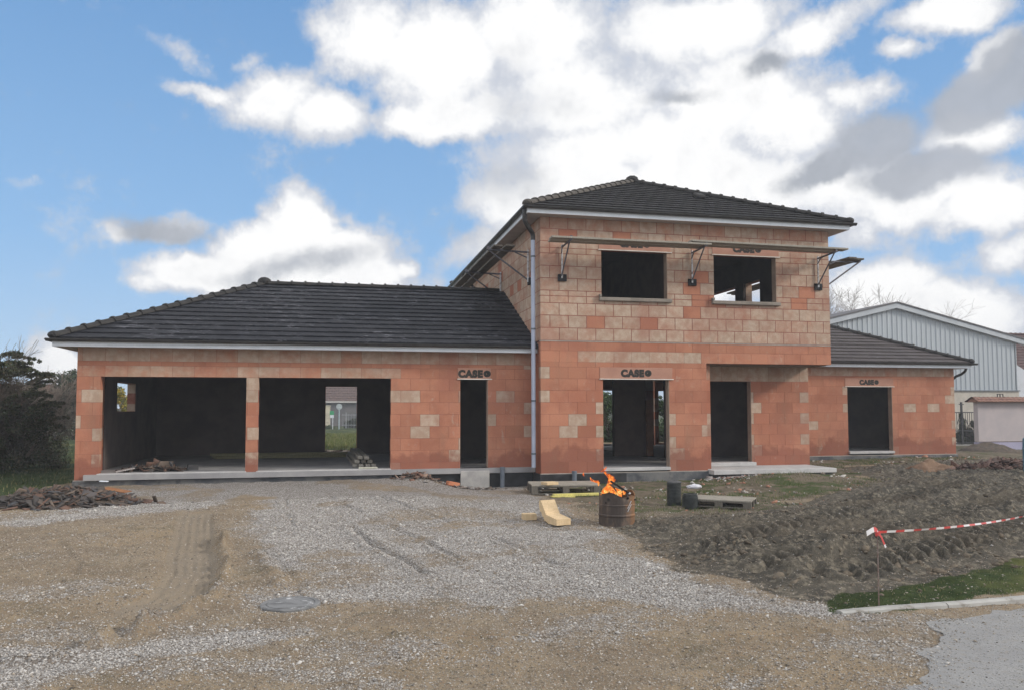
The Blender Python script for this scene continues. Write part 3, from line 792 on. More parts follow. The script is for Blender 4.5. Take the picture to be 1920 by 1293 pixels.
# foundations
for q in ((-5.55,1.35,19.08,19.3,-.75,-.137),(7.0,9.2,18.45,18.68,-.8,-.137),(12.6,20.79,23.23,23.5,-.75,-.137),(-5.55,-5.3,19.32,26.4,-.75,-.14),(9.21,12.6,18.35,19.6,-.8,-.215),(20.5,20.79,23.5,30.5,-.7,-.14),(-5.54,5,26.2,26.42,-.7,-.13),(5.01,13,29.88,30.13,-.7,-.14)):
    b = MB(); b.box(*q); b.build('foundation', PLINTH, H)
for q in ((1.352,4.8,19.085,19.3,-.8,-.137),(4.815,6.998,18.452,18.68,-.8,-.137),(4.815,5.0,18.682,19.083,-.8,-.137)):
    b = MB(); b.box(*q); b.build('bitumen_coating', BITUMEN, H)
MBED = noisy('mortar_bed_grey', (.40,.36,.32), (.30,.27,.24), 5)
for q in ((1.30,4.81,19.09,19.113,-.155,-.118),(4.83,9.2,18.455,18.482,-.155,-.118),(-5.54,-5.07,19.09,19.113,-.155,-.118),(12.6,20.78,23.24,23.272,-.155,-.118)):
    b = MB(); b.box(*q); b.build('mortar_bed', MBED, H)
# garage thresholds, door sills
for x0,x1,y0,z0,z1 in ((-5.06,-1.94,19.04,-.085,.02),(-1.72,1.335,19.04,-.085,.02)):
    b = MB(); b.bbox(x0,x1,y0,19.31,z0,z1,.008); b.build('garage_threshold', SILLC, H)
b = MB(); b.bbox(2.99,3.682,19.03,19.31,-.06,.0,.006); b.build('door_sill', SILLC, H)
b = MB(); b.bbox(2.985,3.69,18.99,19.078,-.75,-.062,.01); b.build('door_step', CONC, H)
b = MB(); b.bbox(6.425,8.155,18.43,18.68,-.09,-.015,.006); b.build('door_sill', SILLC, H)
b = MB(); b.bbox(16.6,18.30,23.20,23.47,-.07,.01,.006); b.build('door_sill', SILLC, H)
b = MB(); b.bbox(9.6,11.02,19.36,19.75,-.098,.0,.008); b.build('door_step', SILLC, H)
b = MB(); b.bbox(9.18,12.6,18.17,19.548,-.21,-.10,.008); b.build('porch_slab', SILLC, H)
b = MB(); b.bbox(9.3,11.17,29.85,30.15,-.06,.04,.006); b.build('door_sill', SILLC, H)
for x0,x1 in ((6.33,8.24),(9.34,11.26)):
    b = MB(); b.bbox(x0,x1,18.40,18.68,4.06,4.150,.012); b.bbox(x0,x0+.06,18.40,18.483,4.155,4.22,.006); b.build('window_sill', SILLD, H)
# slightly raised reveal strips on the jambs (mortar render)
JR = noisy('jamb_render_mat', (.36,.27,.21), (.27,.20,.16), 3)
for (xa,ya,za,zb) in ((8.157,18.483,-.09,2.15),(8.146,18.483,4.153,5.33),(11.178,18.483,4.153,5.33),(3.678,19.115,-.06,2.15),(18.302,23.274,-.06,2.15),(11.0,19.551,-.09,2.15)):
    b = MB(); b.box(xa-.012,xa-.0005,ya+.002,ya+.195,za,zb); b.build('jamb_render', JR, H)

# shutter boxes above openings, with stencilled name
def letters(txt, size, x, y, z, parent):
    cu = bpy.data.curves.new('stencil', 'FONT'); cu.body = txt; cu.size = size; cu.extrude = .002; cu.offset = size*.085
    cu.align_x = 'CENTER'; cu.space_character = 1.16
    o = bpy.data.objects.new('tmp', cu); COL.objects.link(o)
    dg = bpy.context.evaluated_depsgraph_get(); me = bpy.data.meshes.new_from_object(o.evaluated_get(dg))
    bpy.data.objects.remove(o)
    V = [(x+v.co.x*1.02, y-v.co.z, z+v.co.y) for v in me.vertices]; F = [tuple(p.vertices) for p in me.polygons]
    b = MB(); b.add(V, F)
    # the last letter is a filled disc
    w = max(v[0] for v in V); r = size*.37; cx = w+r*1.25; cz = z+size*.355
    ring = [(cx+math.cos(a)*r*1.1, cz+math.sin(a)*r) for a in [2*math.pi*i/28 for i in range(28)]]
    inner = [(cx+math.cos(a)*r*.22, cz+math.sin(a)*r*.28) for a in [2*math.pi*i/28 for i in range(28)]]
    n = 28; vs = [(p[0],yy,p[1]) for yy in (y-.002,y+.002) for p in ring+inner]
    fs = [(i,(i+1)%n,n+(i+1)%n,n+i) for i in range(n)] + [(2*n+i,3*n+i,3*n+(i+1)%n,2*n+(i+1)%n) for i in range(n)] + [(i,2*n+i,2*n+(i+1)%n,(i+1)%n) for i in range(n)]+ [(n+i,n+(i+1)%n,3*n+(i+1)%n,3*n+i) for i in range(n)]
    b.add(vs, fs)
    # faint vertical bar closing the disc a little, as on the sprayed mark
    b.box(cx-r*.10, cx+r*.30, y-.002, y+.0019, cz-r*.45, cz+r*.45)
    o = b.build('lettering', PAINT, parent); return o
def sbox(x0,x1,y,z0,z1,lx,ls,lz):
    b = MB(); b.bbox(x0,x1,y-.012,y+.19,z0,z1,.006); o = b.build('shutter_box', LINTELBOX, H)
    b = MB(); b.box(x0-.01,x1+.03,y-.03,y+.02,z0-.022,z0-.001); b.build('drip_strip', STRIPE, o)
    letters('CASE', ls, lx-ls*.42, y-.0135, lz, o)
sbox(6.34,8.24,18.483,2.165,2.44,7.28,.225,2.222)
sbox(2.93,3.745,19.115,2.165,2.42,3.335,.225,2.205)
sbox(16.52,18.36,23.274,2.165,2.43,17.42,.205,2.225)
sbox(6.33,8.24,18.483,5.345,5.62,7.28,.225,5.43)
sbox(9.38,11.26,18.483,5.345,5.62,10.35,.225,5.43)

# ------------------------------------------------------------------ roofs
def roof_slope(b, E0, E1, T0, T1, n, colw=.32, roll=.005, step=.036, seed=0):
    """tiled slope: eave E0->E1, top T0->T1, n courses; every course a wedge with rolls across"""
    E0,E1,T0,T1 = map(Vector,(E0,E1,T0,T1))
    along = (E1-E0).normalized(); up = ((T0+T1)/2-(E0+E1)/2); up -= along*up.dot(along); H_ = up.length; up.normalize()
    nrm = along.cross(up).normalized()
    if nrm.z < 0: nrm = -nrm
    o = E0
    def u_of(P): return (P-o).dot(along)
    ue0,ue1,ut0,ut1 = 0, u_of(E1), u_of(T0), u_of(T1)
    rr = random.Random(seed)
    for k in range(n):
        t0,t1 = k/n,(k+1)/n
        a0,a1 = ue0+(ut0-ue0)*t0, ue1+(ut1-ue1)*t0
        c0,c1 = ue0+(ut0-ue0)*t1, ue1+(ut1-ue1)*t1
        lo = min(a0,c0); hi = max(a1,c1)
        off = (k%2)*colw/2
        us = []
        i = math.floor((lo-off)/colw)
        while off+i*colw < hi+colw:
            base = off+i*colw
            us += [(base,0),(base+colw*.08,.0),(base+colw*.25,1.0),(base+colw*.42,.15),(base+colw*.98,.0)]; i += 1
        prev = None
        jit = [rr.uniform(-.0015,.0015) for _ in us]
        for (u,h),jj in zip(us,jit):
            ua = min(max(u,a0),a1); uc = min(max(u,c0),c1)
            hh = h*roll+jj
            p_bot = o+along*ua+up*(t0*H_-.01)+nrm*(step+hh); p_top = o+along*uc+up*(t1*H_+.01)+nrm*(.004+hh)
            p_und = o+along*ua+up*(t0*H_-.01)+nrm*(-.012)
            if prev:
                q = prev
                if (p_bot-q[0]).length > 1e-4 or (p_top-q[1]).length > 1e-4:
                    n0 = len(b.v); b.v += [tuple(q[0]),tuple(p_bot),tuple(p_top),tuple(q[1]),tuple(q[2]),tuple(p_und)]
                    if (p_bot-q[0]).length < 1e-4: b.face((n0,n0+2,n0+3))
                    elif (p_top-q[1]).length < 1e-4: b.face((n0,n0+1,n0+2)); b.face((n0+4,n0+5,n0+1,n0))
                    else: b.face((n0,n0+1,n0+2,n0+3)); b.face((n0+4,n0+5,n0+1,n0))
            prev = (p_bot,p_top,p_und)
def deck(b, pts, d=.05):
    v = [Vector(p)-Vector((0,0,.015)) for p in pts]; w = [p-Vector((0,0,d)) for p in v]; n = len(v)
    b.add(v+w, [tuple(range(n)), tuple(range(2*n-1,n-1,-1))]+[(i,n+i,n+(i+1)%n,(i+1)%n) for i in range(n)])
def ridge(b, A, B, r=.10, L=.36, big_end=False):
    """overlapping half-round ridge tiles from A (low) to B (high)"""
    A,B = Vector(A),Vector(B); d = (B-A); n = max(1,round(d.length/L)); d.normalize()
    side = d.cross(Vector((0,0,1))).normalized(); up = side.cross(d).normalized(); L = (B-A).length/n
    for i in range(n):
        p0 = A+d*(i*L-.03); p1 = A+d*((i+1)*L+.015)
        m = 8; vs = []
        for p,rad,lift in ((p0,r*1.16,.012),(p0+d*.05,r*1.16,.012),(p0+d*.055,r*1.0,.004),(p1,r*.94,.0)):
            for j in range(m+1):
                t = math.pi*j/m; vs.append(p+side*math.cos(t)*rad*1.25+up*(math.sin(t)*rad+lift-.03))
        K = m+1
        fs = [(a*K+j,(a+1)*K+j,(a+1)*K+j+1,a*K+j+1) for a in range(3) for j in range(m)]
        fs += [tuple(range(K)), tuple(3*K+j for j in range(m,-1,-1))]
        b.add(vs, fs)
def knob(b, c, r):
    v,f = ico(1); b.add([(c[0]+q[0]*r*1.25,c[1]+q[1]*r*1.25,c[2]+q[2]*r*.85) for q in v], [tuple(q) for q in f])
def gutter(b, pts, r=.065):
    """half-round gutter following a polyline (outer side)"""
    for A,B in zip(pts[:-1],pts[1:]):
        A,B = Vector(A),Vector(B); d = (B-A).normalized(); side = d.cross(Vector((0,0,1))).normalized(); m = 8; vs = []
        for p in (A,B):
            for rad in (r,r-.008):
                for j in range(m+1):
                    t = math.pi+math.pi*j/m; vs.append(p+side*math.cos(t)*rad+Vector((0,0,math.sin(t)*rad)))
        K = m+1
        fs = []
        for j in range(m): fs += [(j,j+1,2*K+j+1,2*K+j), (K+j,3*K+j,3*K+j+1,K+j+1)]
        fs += [(0,2*K,3*K,K),(m,K+m,3*K+m,2*K+m)]
        fs += [tuple(list(range(K))+list(range(2*K-1,K-1,-1))), tuple(list(range(2*K,3*K))[::-1]+list(range(3*K,4*K)))]
        b.add(vs, fs)

# garage roof
ez = 2.955; rz_ = 4.86
gx0,gx1,gy0,gy1 = -5.95,4.846,18.72,26.80; gm_ = (gy0+gy1)/2; run = gm_-gy0
GR = MB()
roof_slope(GR,(gx0,gy0,ez),(gx1,gy0,ez),(gx0+run,gm_,rz_),(gx1,gm_,rz_),14,seed=1)
roof_slope(GR,(gx1,gy1,ez),(gx0,gy1,ez),(gx1,gm_,rz_),(gx0+run,gm_,rz_),14,seed=2)
roof_slope(GR,(gx0,gy1,ez),(gx0,gy0,ez),(gx0+run,gm_,rz_),(gx0+run,gm_,rz_),14,seed=3)
deck(GR,[(gx0,gy0,ez),(gx1,gy0,ez),(gx1,gm_,rz_),(gx0+run,gm_,rz_)]); deck(GR,[(gx1,gy1,ez),(gx0,gy1,ez),(gx0+run,gm_,rz_),(gx1,gm_,rz_)]); deck(GR,[(gx0,gy1,ez),(gx0,gy0,ez),(gx0+run,gm_,rz_)])
gro = GR.build('garage_roof', SLATE, H)
b = MB(); ridge(b,(gx0+.05,gy0+.05,ez+.06),(gx0+run,gm_,rz_+.04)); ridge(b,(gx0+.05,gy1-.05,ez+.06),(gx0+run,gm_,rz_+.04)); ridge(b,(gx0+run,gm_,rz_+.03),(gx1-.15,gm_,rz_+.03))
knob(b,(gx0+run,gm_,rz_+.075),.15); knob(b,(gx0+.06,gy0+.06,ez+.065),.11)
b.build('ridge_tiles', RIDGE, gro)
b = MB(); b.box(-5.93,4.84,18.775,18.80,2.784,2.90); b.box(-5.93,-5.905,18.80,26.74,2.784,2.90); b.box(-5.93,4.84,26.74,26.765,2.784,2.90); b.build('fascia', WHITE, gro)
b = MB(); b.box(-5.90,4.84,18.80,19.113,2.79,2.815); b.box(-5.90,-5.522,19.115,26.74,2.79,2.815); b.box(-5.9,4.84,26.372,26.74,2.79,2.815); b.build('soffit', SOFFIT, gro)
b = MB(); gutter(b,[(-6.03,18.70,2.945),(4.835,18.70,2.945)]); gutter(b,[(-6.0,26.75,2.945),(-6.0,18.70,2.945)]); b.build('gutter', GUTTER, gro)

# tower roof
ez = 6.245; az_ = 8.30
tx0,tx1,ty0,ty1 = 4.40,13.17,18.08,30.52; mx = (tx0+tx1)/2; rn = mx-tx0
TR = MB(); ya,yb = ty0+rn, ty1-rn
roof_slope(TR,(tx0,ty0,ez),(tx1,ty0,ez),(mx,ya,az_),(mx,ya,az_),15,seed=4)
roof_slope(TR,(tx0,ty1,ez),(tx0,ty0,ez),(mx,yb,az_),(mx,ya,az_),15,seed=5)
roof_slope(TR,(tx1,ty0,ez),(tx1,ty1,ez),(mx,ya,az_),(mx,yb,az_),15,seed=6)
roof_slope(TR,(tx1,ty1,ez),(tx0,ty1,ez),(mx,yb,az_),(mx,yb,az_),15,seed=7)
for q in ([(tx0,ty0,ez),(tx1,ty0,ez),(mx,ya,az_)],[(tx0,ty1,ez),(tx0,ty0,ez),(mx,ya,az_),(mx,yb,az_)],[(tx1,ty0,ez),(tx1,ty1,ez),(mx,yb,az_),(mx,ya,az_)],[(tx1,ty1,ez),(tx0,ty1,ez),(mx,yb,az_)]): deck(TR,q)
tro = TR.build('tower_roof', SLATE2, H)
b = MB(); ridge(b,(tx1-.05,ty0+.05,ez+.06),(mx,ya,az_+.03)); ridge(b,(tx0+.05,ty1-.05,ez+.06),(mx,yb,az_+.03)); ridge(b,(tx1-.05,ty1-.05,ez+.06),(mx,yb,az_+.03)); ridge(b,(mx,yb,az_+.03),(mx,ya,az_+.03))
knob(b,(mx,ya,az_+.06),.16); knob(b,(tx1-.06,ty0+.06,ez+.065),.11); b.build('ridge_tiles', RIDGE, tro)
b = MB(); ridge(b,(tx0+.05,ty0+.05,ez+.06),(mx,ya,az_+.03)); knob(b,(tx0+.06,ty0+.06,ez+.065),.11); b.build('ridge_tiles', RIDGE2, tro)
b = MB(); b.box(4.445,13.125,18.13,18.155,6.075,6.20); b.box(4.445,4.47,18.155,30.445,6.075,6.20); b.box(13.10,13.125,18.155,30.445,6.075,6.20); b.box(4.445,13.125,30.445,30.47,6.075,6.20); b.build('fascia', WHITE, tro)
b = MB(); b.box(4.47,13.10,18.155,18.482,6.082,6.105); b.box(4.47,4.848,18.484,30.1,6.082,6.105); b.box(12.726,13.10,18.484,30.1,6.082,6.105); b.box(4.47,13.10,30.102,30.44,6.082,6.105); b.build('soffit', SOFFIT, tro)
b = MB(); gutter(b,[(4.32,18.07,6.235),(13.27,18.07,6.235)]); gutter(b,[(4.39,30.5,6.235),(4.39,18.05,6.235)]); gutter(b,[(13.2,18.05,6.235),(13.2,30.5,6.235)]); b.build('gutter', GUTTER, tro)
# vent tile on the front slope
vt = MB(); M = Matrix.Translation((9.93,20.32,7.33)) @ Matrix.Rotation(R(26),4,'X'); vt.bbox(-.13,.13,-.18,.18,-.02,.10,.03,M); vt.bbox(-.10,.10,-.20,-.12,.0,.075,.02,M); vt.build('roof_vent', RIDGE, tro)

# wing roof
ez = 2.955; wz = 4.80
wx0,wx1,wy0,wy1 = 12.735,21.20,22.88,30.95; wm = (wy0+wy1)/2; rn = wm-wy0
WR = MB()
roof_slope(WR,(wx0,wy0,ez),(wx1,wy0,ez),(wx0,wm,wz),(wx1-rn,wm,wz),14,seed=8)
roof_slope(WR,(wx1,wy0,ez),(wx1,wy1,ez),(wx1-rn,wm,wz),(wx1-rn,wm,wz),14,seed=9)
roof_slope(WR,(wx1,wy1,ez),(wx0,wy1,ez),(wx1-rn,wm,wz),(wx0,wm,wz),14,seed=10)
for q in ([(wx0,wy0,ez),(wx1,wy0,ez),(wx1-rn,wm,wz),(wx0,wm,wz)],[(wx1,wy0,ez),(wx1,wy1,ez),(wx1-rn,wm,wz)],[(wx1,wy1,ez),(wx0,wy1,ez),(wx0,wm,wz),(wx1-rn,wm,wz)]): deck(WR,q)
wro = WR.build('wing_roof', SLATE3, H)
b = MB(); ridge(b,(wx1-.05,wy0+.05,ez+.06),(wx1-rn,wm,wz+.03)); ridge(b,(wx1-.05,wy1-.05,ez+.06),(wx1-rn,wm,wz+.03)); ridge(b,(wx1-rn,wm,wz+.03),(wx0+.1,wm,wz+.03)); knob(b,(wx1-.06,wy0+.06,ez+.065),.11); b.build('ridge_tiles', RIDGE, wro)
b = MB(); b.box(12.74,21.17,22.94,22.965,2.784,2.90); b.box(21.145,21.17,22.965,30.9,2.784,2.90); b.build('fascia', WHITE, wro)
b = MB(); b.box(12.74,21.14,22.965,23.272,2.79,2.815); b.box(20.756,21.14,23.274,30.9,2.79,2.815); b.build('soffit', SOFFIT, wro)
b = MB(); gutter(b,[(12.74,22.87,2.945),(21.33,22.87,2.945)]); gutter(b,[(21.24,22.86,2.945),(21.24,30.9,2.945)]); b.build('gutter', GUTTER, wro)
b = MB(); b.path([(21.22,23.2,2.86),(21.2,23.25,2.70),(21.12,23.33,2.60),(20.95,23.4,2.52),(20.86,23.45,2.42),(20.84,23.46,2.2)], .045, 10); b.build('gutter_elbow', GUTTER, wro)

# downspout on the tower's left corner
d = MB(); dx,dy = 4.70,18.62
d.path([(dx,dy,5.55),(dx,dy,2.0),(dx,dy,0.02)], .052, 14); ds = d.build('downspout', PIPEGREY, H, smooth=False)
for zz in (5.12,3.35,1.62,.35):
    c = MB(); c.tube((dx,dy,zz-.02),(dx,dy,zz+.02),.06,n=14); c.build('pipe_collar', PIPEDARK, ds)
c = MB(); c.path([(4.41,18.28,6.18),(4.41,18.28,6.02),(4.42,18.30,5.94),(4.46,18.36,5.88),(4.62,18.54,5.74),(4.68,18.60,5.69),(dx,dy,5.62),(dx,dy,5.52)], .058, 12); c.build('swan_neck', GUTTER, ds)
c = MB(); c.path([(4.41,27.6,6.18),(4.41,27.6,6.02),(4.50,27.6,5.92),(4.72,27.6,5.80),(4.78,27.6,5.7),(4.78,27.6,5.0)], .05, 10); c.build('rear_downspout', GUTTER, H)

# drain pipe stubs
for nm,x,y,z1,lab in (('drain_pipe',4.0,18.95,.02,'slate grey drain pipe stub standing before the black base right of the narrow doorway'),('drain_pipe',5.62,18.30,-.06,'slate grey drain pipe stub standing behind the pallet board at the tower base')):
    b = MB(); b.tube((x,y,-.65),(x,y,z1),.055,n=16); b.tube((x,y,z1-.08),(x,y,z1+.002),.062,n=16); o = b.build(nm, PIPEDARK); tag(o, lab, 'pipe', 'drain pipe stubs by the wall')

# ------------------------------------------------------------------ scaffold brackets and boards
def bracket(kind, base, lab, rz):
    """bracket against a wall: local +Y points away from the wall, origin at the wall foot pad"""
    o = empty('scaffold_bracket', base, lab, 'scaffold bracket', 'scaffold brackets round the upper floor', rz)
    def part(nm, mb, mat):
        me = bpy.data.meshes.new(nm); me.from_pydata(mb.v, [], mb.f); me.materials.append(mat)
        q = bpy.data.objects.new(nm, me); COL.objects.link(q); q.parent = o
    m = MB(); m.tube((0,.05,-.02),(0,.05,.80),.022,n=8); part('post', m, STEEL)
    m = MB(); m.tube((0,.03,.74),(0,.84,.77),.024,n=8); m.box(-.025,.025,.80,.86,.76,.86); part('arm', m, STEELB)
    m = MB(); m.tube((.012,.06,.04),(.03,.84,.78),.018,n=8); m.tube((.01,.06,.60),(.06,.30,.74),.016,n=6); part('brace', m, STEELB)
    m = MB(); m.bbox(-.12,.10,.004,.05,-.09,.08,.006); part('wall_pad', m, RUBBER)
    return o
for x,lab in ((5.38,'left of the three front scaffold brackets, left of the first upper window'),(8.80,'scaffold bracket between the two upper front windows'),(12.37,'scaffold bracket at the right front corner of the tower')):
    bracket(0,(x,18.483,4.60),lab,math.pi)
for y,zz,lab in ((19.46,4.65,'steel scaffold bracket on the tower left side just behind the grey downspout'),(22.88,4.66,'steel scaffold bracket on the tower left side touching the garage roof tiles')):
    o = bracket(1,(4.85,y,zz),lab,R(90)); o.scale = (1,1.32,1)
o = bracket(2,(12.724,18.85,4.60),'scaffold bracket reaching out from the tower right side below the side boards',R(-90)); o.scale = (1,1.42,1.02)
def plank(nm, x0,x1,y0,y1,z0,z1, lab, mat=WOODGREY, tilt=0.0):
    c = Vector(((x0+x1)/2,(y0+y1)/2,(z0+z1)/2)); b = MB()
    b.bbox(x0-c.x,x1-c.x,y0-c.y,y1-c.y,z0-c.z,z1-c.z,.004)
    me = bpy.data.meshes.new(nm); me.from_pydata(b.v, [], b.f); me.materials.append(mat)
    o = bpy.data.objects.new(nm, me); COL.objects.link(o); o.location = c; o.rotation_euler = (0, tilt, 0)
    return tag(o, lab, 'plank', 'scaffold planks')
plank('scaffold_plank',4.9,8.93,17.60,17.86,5.385,5.43,'left front scaffold plank above the first upper window, outer one', tilt=.001)
plank('scaffold_plank',4.95,8.90,17.90,18.15,5.387,5.43,'left front scaffold plank above the first upper window, nearer the wall')
plank('scaffold_plank',8.42,12.70,17.61,17.87,5.44,5.485,'right front scaffold plank running past the tower corner, outer one', tilt=.006)
plank('scaffold_plank',8.45,12.62,17.91,18.16,5.44,5.485,'right front scaffold plank above the second upper window, nearer the wall', tilt=.006)
plank('scaffold_plank',3.84,4.07,19.2,27.2,5.455,5.50,'outer plank of the two on the tower left side under the eaves', WOODDARK)
plank('scaffold_plank',4.13,4.37,19.1,27.0,5.455,5.50,'inner plank of the two on the tower left side under the eaves', WOODDARK)
plank('scaffold_plank',13.42,13.66,18.6,25.4,5.42,5.465,'plank on the tower right side nearer the wall', WOODDARK)
plank('scaffold_plank',13.70,13.96,18.7,25.6,5.42,5.465,'outermost plank on the tower right side', WOODDARK)

# ------------------------------------------------------------------ burning drum
def m_drum(k, b, out):
    p = k.pos(); x = k.sep(p)
    n = k.noise(k.vmul(p,(1,1,.4)), 5, 6, .65)
    c = k.mix(k.ramp(n, .42, .6), (.07,.055,.048), (.15,.11,.085))
    rr = k.math('ADD', k.math('MULTIPLY', k.math('SUBTRACT', x[0], 4.42), 1.3), k.noise(p, 7, 7, .75))
    c = k.mix(k.ramp(rr, .52, .85), c, (.24,.125,.06))
    c = k.mix(k.ramp(k.noise(p, 18, 5, .7), .58, .72), c, (.07,.045,.035))
    k.link(c, b.inputs['Base Color']); k.link(k.bump(n, .4, .01), b.inputs['Normal'])
DRUM = material('rusty_drum_steel', m_drum, rough=.6, metal=.25, spec=.3)
BX,BY,BZ = 4.42,12.10,-.44
B = empty('fire_drum', (BX,BY,BZ), 'rusty half oil drum used as a brazier, full of burning wood, on the gravel edge', 'drum')
b = MB(); n = 40
prof = [(.283,0),(.290,.012),(.283,.03),(.283,.16),(.292,.175),(.292,.19),(.283,.205),(.283,.33),(.290,.345),(.283,.36),(.283,.50),(.292,.51),(.276,.512),(.274,.49),(.274,.10),(0.001,.10)]
c = Vector((BX,BY,BZ)); vs = []
for r,z in prof:
    for i in range(n):
        t = 2*math.pi*i/n; w = 1+.02*math.sin(3*t+z*4)+.012*math.sin(7*t); dz = (.03*math.sin(2*t+.6)+.018*math.sin(5*t)) if z > .45 else 0
        vs.append(c+Vector((r*w*math.cos(t), r*w*math.sin(t), z+dz)))
b.add(vs, [(i*n+j, i*n+(j+1)%n, (i+1)*n+(j+1)%n, (i+1)*n+j) for i in range(len(prof)-1) for j in range(n)])
b.build('drum_shell', DRUM, B, smooth=False)
b = MB()
for a,z in ((R(-70),.33),(R(-70),.28)): 
    p = c+Vector((math.cos(a)*.286,math.sin(a)*.286,z)); b.tube(p-Vector((.02,0,.03)),p+Vector((.04,-.01,.09)),.006,n=6)
b.build('wire_handle', STEEL, B)
CHAR = noisy('charred_wood', (.012,.011,.011), (.035,.03,.028), 12, .9, .6, 30, .01)
rr = random.Random(3)
def stick(name, p0, p1, w, h, mat, lab=None, cat=None, group=None):
    p0,p1 = Vector(p0),Vector(p1); d = p1-p0; L = d.length; q = d.to_track_quat('X','Z'); M = q.to_matrix().to_4x4()
    b = MB(); b.bbox(0,L,-w/2,w/2,-h/2,h/2,min(w,h)*.12)
    me = bpy.data.meshes.new(name); me.from_pydata(b.v, [], b.f); me.materials.append(mat)
    o = bpy.data.objects.new(name, me); COL.objects.link(o); o.matrix_world = Matrix.Translation(p0) @ M
    if lab: tag(o, lab, cat or 'plank', group)
    return o
stick('charred_board',(BX+.10,BY+.05,BZ+.25),(BX-.09,BY+.14,BZ+.76),.26,.02,CHAR,'charred black board standing up in the burning drum','charred board')
stick('burning_stick',(BX-.14,BY-.1,BZ+.72),(BX+.14,BY-.18,BZ+.53),.03,.03,CHAR,'thin charred stick with a pale ash tip lying over the drum rim','stick')
v,f = ico(1); b = MB(); b.add([(BX+.145+q[0]*.022,BY-.182+q[1]*.02,BZ+.528+q[2]*.018) for q in v],[tuple(q) for q in f]); tag(b.build('ash_tip', noisy('white_ash',(.6,.6,.6),(.5,.5,.5))), 'pale ash lump at the end of the stick on the drum rim','ash')
b = MB()
for i in range(16):
    a = rr.uniform(0,6.28); r0 = rr.uniform(0,.2); p = c+Vector((r0*math.cos(a),r0*math.sin(a),rr.uniform(.36,.5))); dd = Vector((rr.uniform(-1,1),rr.uniform(-1,1),rr.uniform(-.1,.7))).normalized()*rr.uniform(.08,.16)
    b.tube(p-dd,p+dd,rr.uniform(.012,.03),n=5)
tag(b.build('charred_fuel', CHAR), 'heap of charred sticks and offcuts filling the drum', 'firewood', kind='stuff')
def m_fire(k, b, out):
    p = k.pos(); x = k.sep(p)
    n = k.noise(k.vmul(p,(1,1,.55)), 17, 3, .6, 1.6)
    h = k.maprange(x[2], -.02, .62, 0, 1)
    lw = k.node('ShaderNodeLayerWeight'); lw.inputs[0].default_value = .35
    hot = k.math('SUBTRACT', k.math('ADD', n, .12), k.math('MULTIPLY', h, .26))
    cr = k.node('ShaderNodeValToRGB'); e = cr.color_ramp.elements
    e[0].position = .30; e[0].color = (.75,.045,.012,1); e[1].position = .50; e[1].color = (1.0,.20,.03,1)
    e2 = e.new(.60); e2.color = (1.0,.36,.06,1); e3 = e.new(.72); e3.color = (1,.72,.25,1)
    k.link(hot, cr.inputs[0])
    em = k.node('ShaderNodeEmission'); k.link(cr.outputs[0], em.inputs[0]); k.link(k.maprange(hot,.3,.75,.75,1.25), em.inputs[1])
    tr = k.node('ShaderNodeBsdfTransparent'); mx = k.node('ShaderNodeMixShader')
    al = k.math('MULTIPLY', k.ramp(hot, .36, .50), k.math('SUBTRACT', 1, k.math('MULTIPLY', lw.outputs['Facing'], .8)), clamp=True)
    k.link(al, mx.inputs[0]); k.link(tr.outputs[0], mx.inputs[1]); k.link(em.outputs[0], mx.inputs[2]); k.link(mx.outputs[0], out.inputs[0])
FIRE = material('flames', m_fire)
b = MB(); n = 12
def tongue(pts, rads):
    P = [Vector(p) for p in pts]; rings = []; k = len(P)
    for i,(p,r) in enumerate(zip(P,rads)):
        for j in range(n):
            t = 2*math.pi*j/n; w = .60+.45*mnoise.noise(Vector((math.cos(t)*1.5+p.x*9,math.sin(t)*1.5+p.y*9,p.z*11)))
            rings.append(p+Vector((math.cos(t)*r*w, math.sin(t)*r*w*.7, .25*r*math.sin(3*t+i))))
    b.add(rings, [(i*n+j,i*n+(j+1)%n,(i+1)*n+(j+1)%n,(i+1)*n+j) for i in range(k-1) for j in range(n)]+[tuple((k-1)*n+j for j in range(n)),tuple(range(n-1,-1,-1))])
F0 = Vector((BX,BY-.05,BZ))
def T(pts, rads): tongue([(F0.x+a,F0.y+rr.uniform(-.03,.03),F0.z+(z if z < .5 else .5+(z-.5)*.66)) for a,z in pts], rads)
T([(-.20,.44),(-.22,.54),(-.21,.63),(-.17,.70),(-.16,.78)],[.08,.10,.085,.05,.008])
T([(-.12,.76),(-.10,.82),(-.11,.90),(-.16,.97),(-.21,1.03),(-.225,1.09),(-.22,1.13)],[.03,.085,.075,.05,.03,.045,.008])
T([(-.26,1.05),(-.23,1.10),(-.20,1.14),(-.19,1.18)],[.02,.042,.035,.006])
T([(-.08,.46),(-.09,.56),(-.11,.64),(-.15,.71),(-.19,.76)],[.07,.08,.06,.035,.006])
T([(.02,.46),(.03,.54),(.0,.61),(-.05,.66)],[.06,.065,.045,.006])
T([(.10,.50),(.115,.55),(.11,.60),(.06,.63)],[.03,.05,.038,.005])
T([(-.33,.72),(-.32,.78),(-.34,.83),(-.36,.85)],[.010,.028,.03,.006])
T([(-.36,.80),(-.42,.84),(-.45,.88),(-.46,.93)],[.018,.032,.022,.004])
T([(-.565,.96),(-.57,1.0),(-.562,1.04)],[.006,.018,.004]); T([(-.40,1.04),(-.405,1.06),(-.40,1.085)],[.004,.008,.003])
fo = b.build('flames', FIRE, smooth=True); tag(fo, 'orange flames leaping up from the rusty drum', 'fire', kind='stuff')

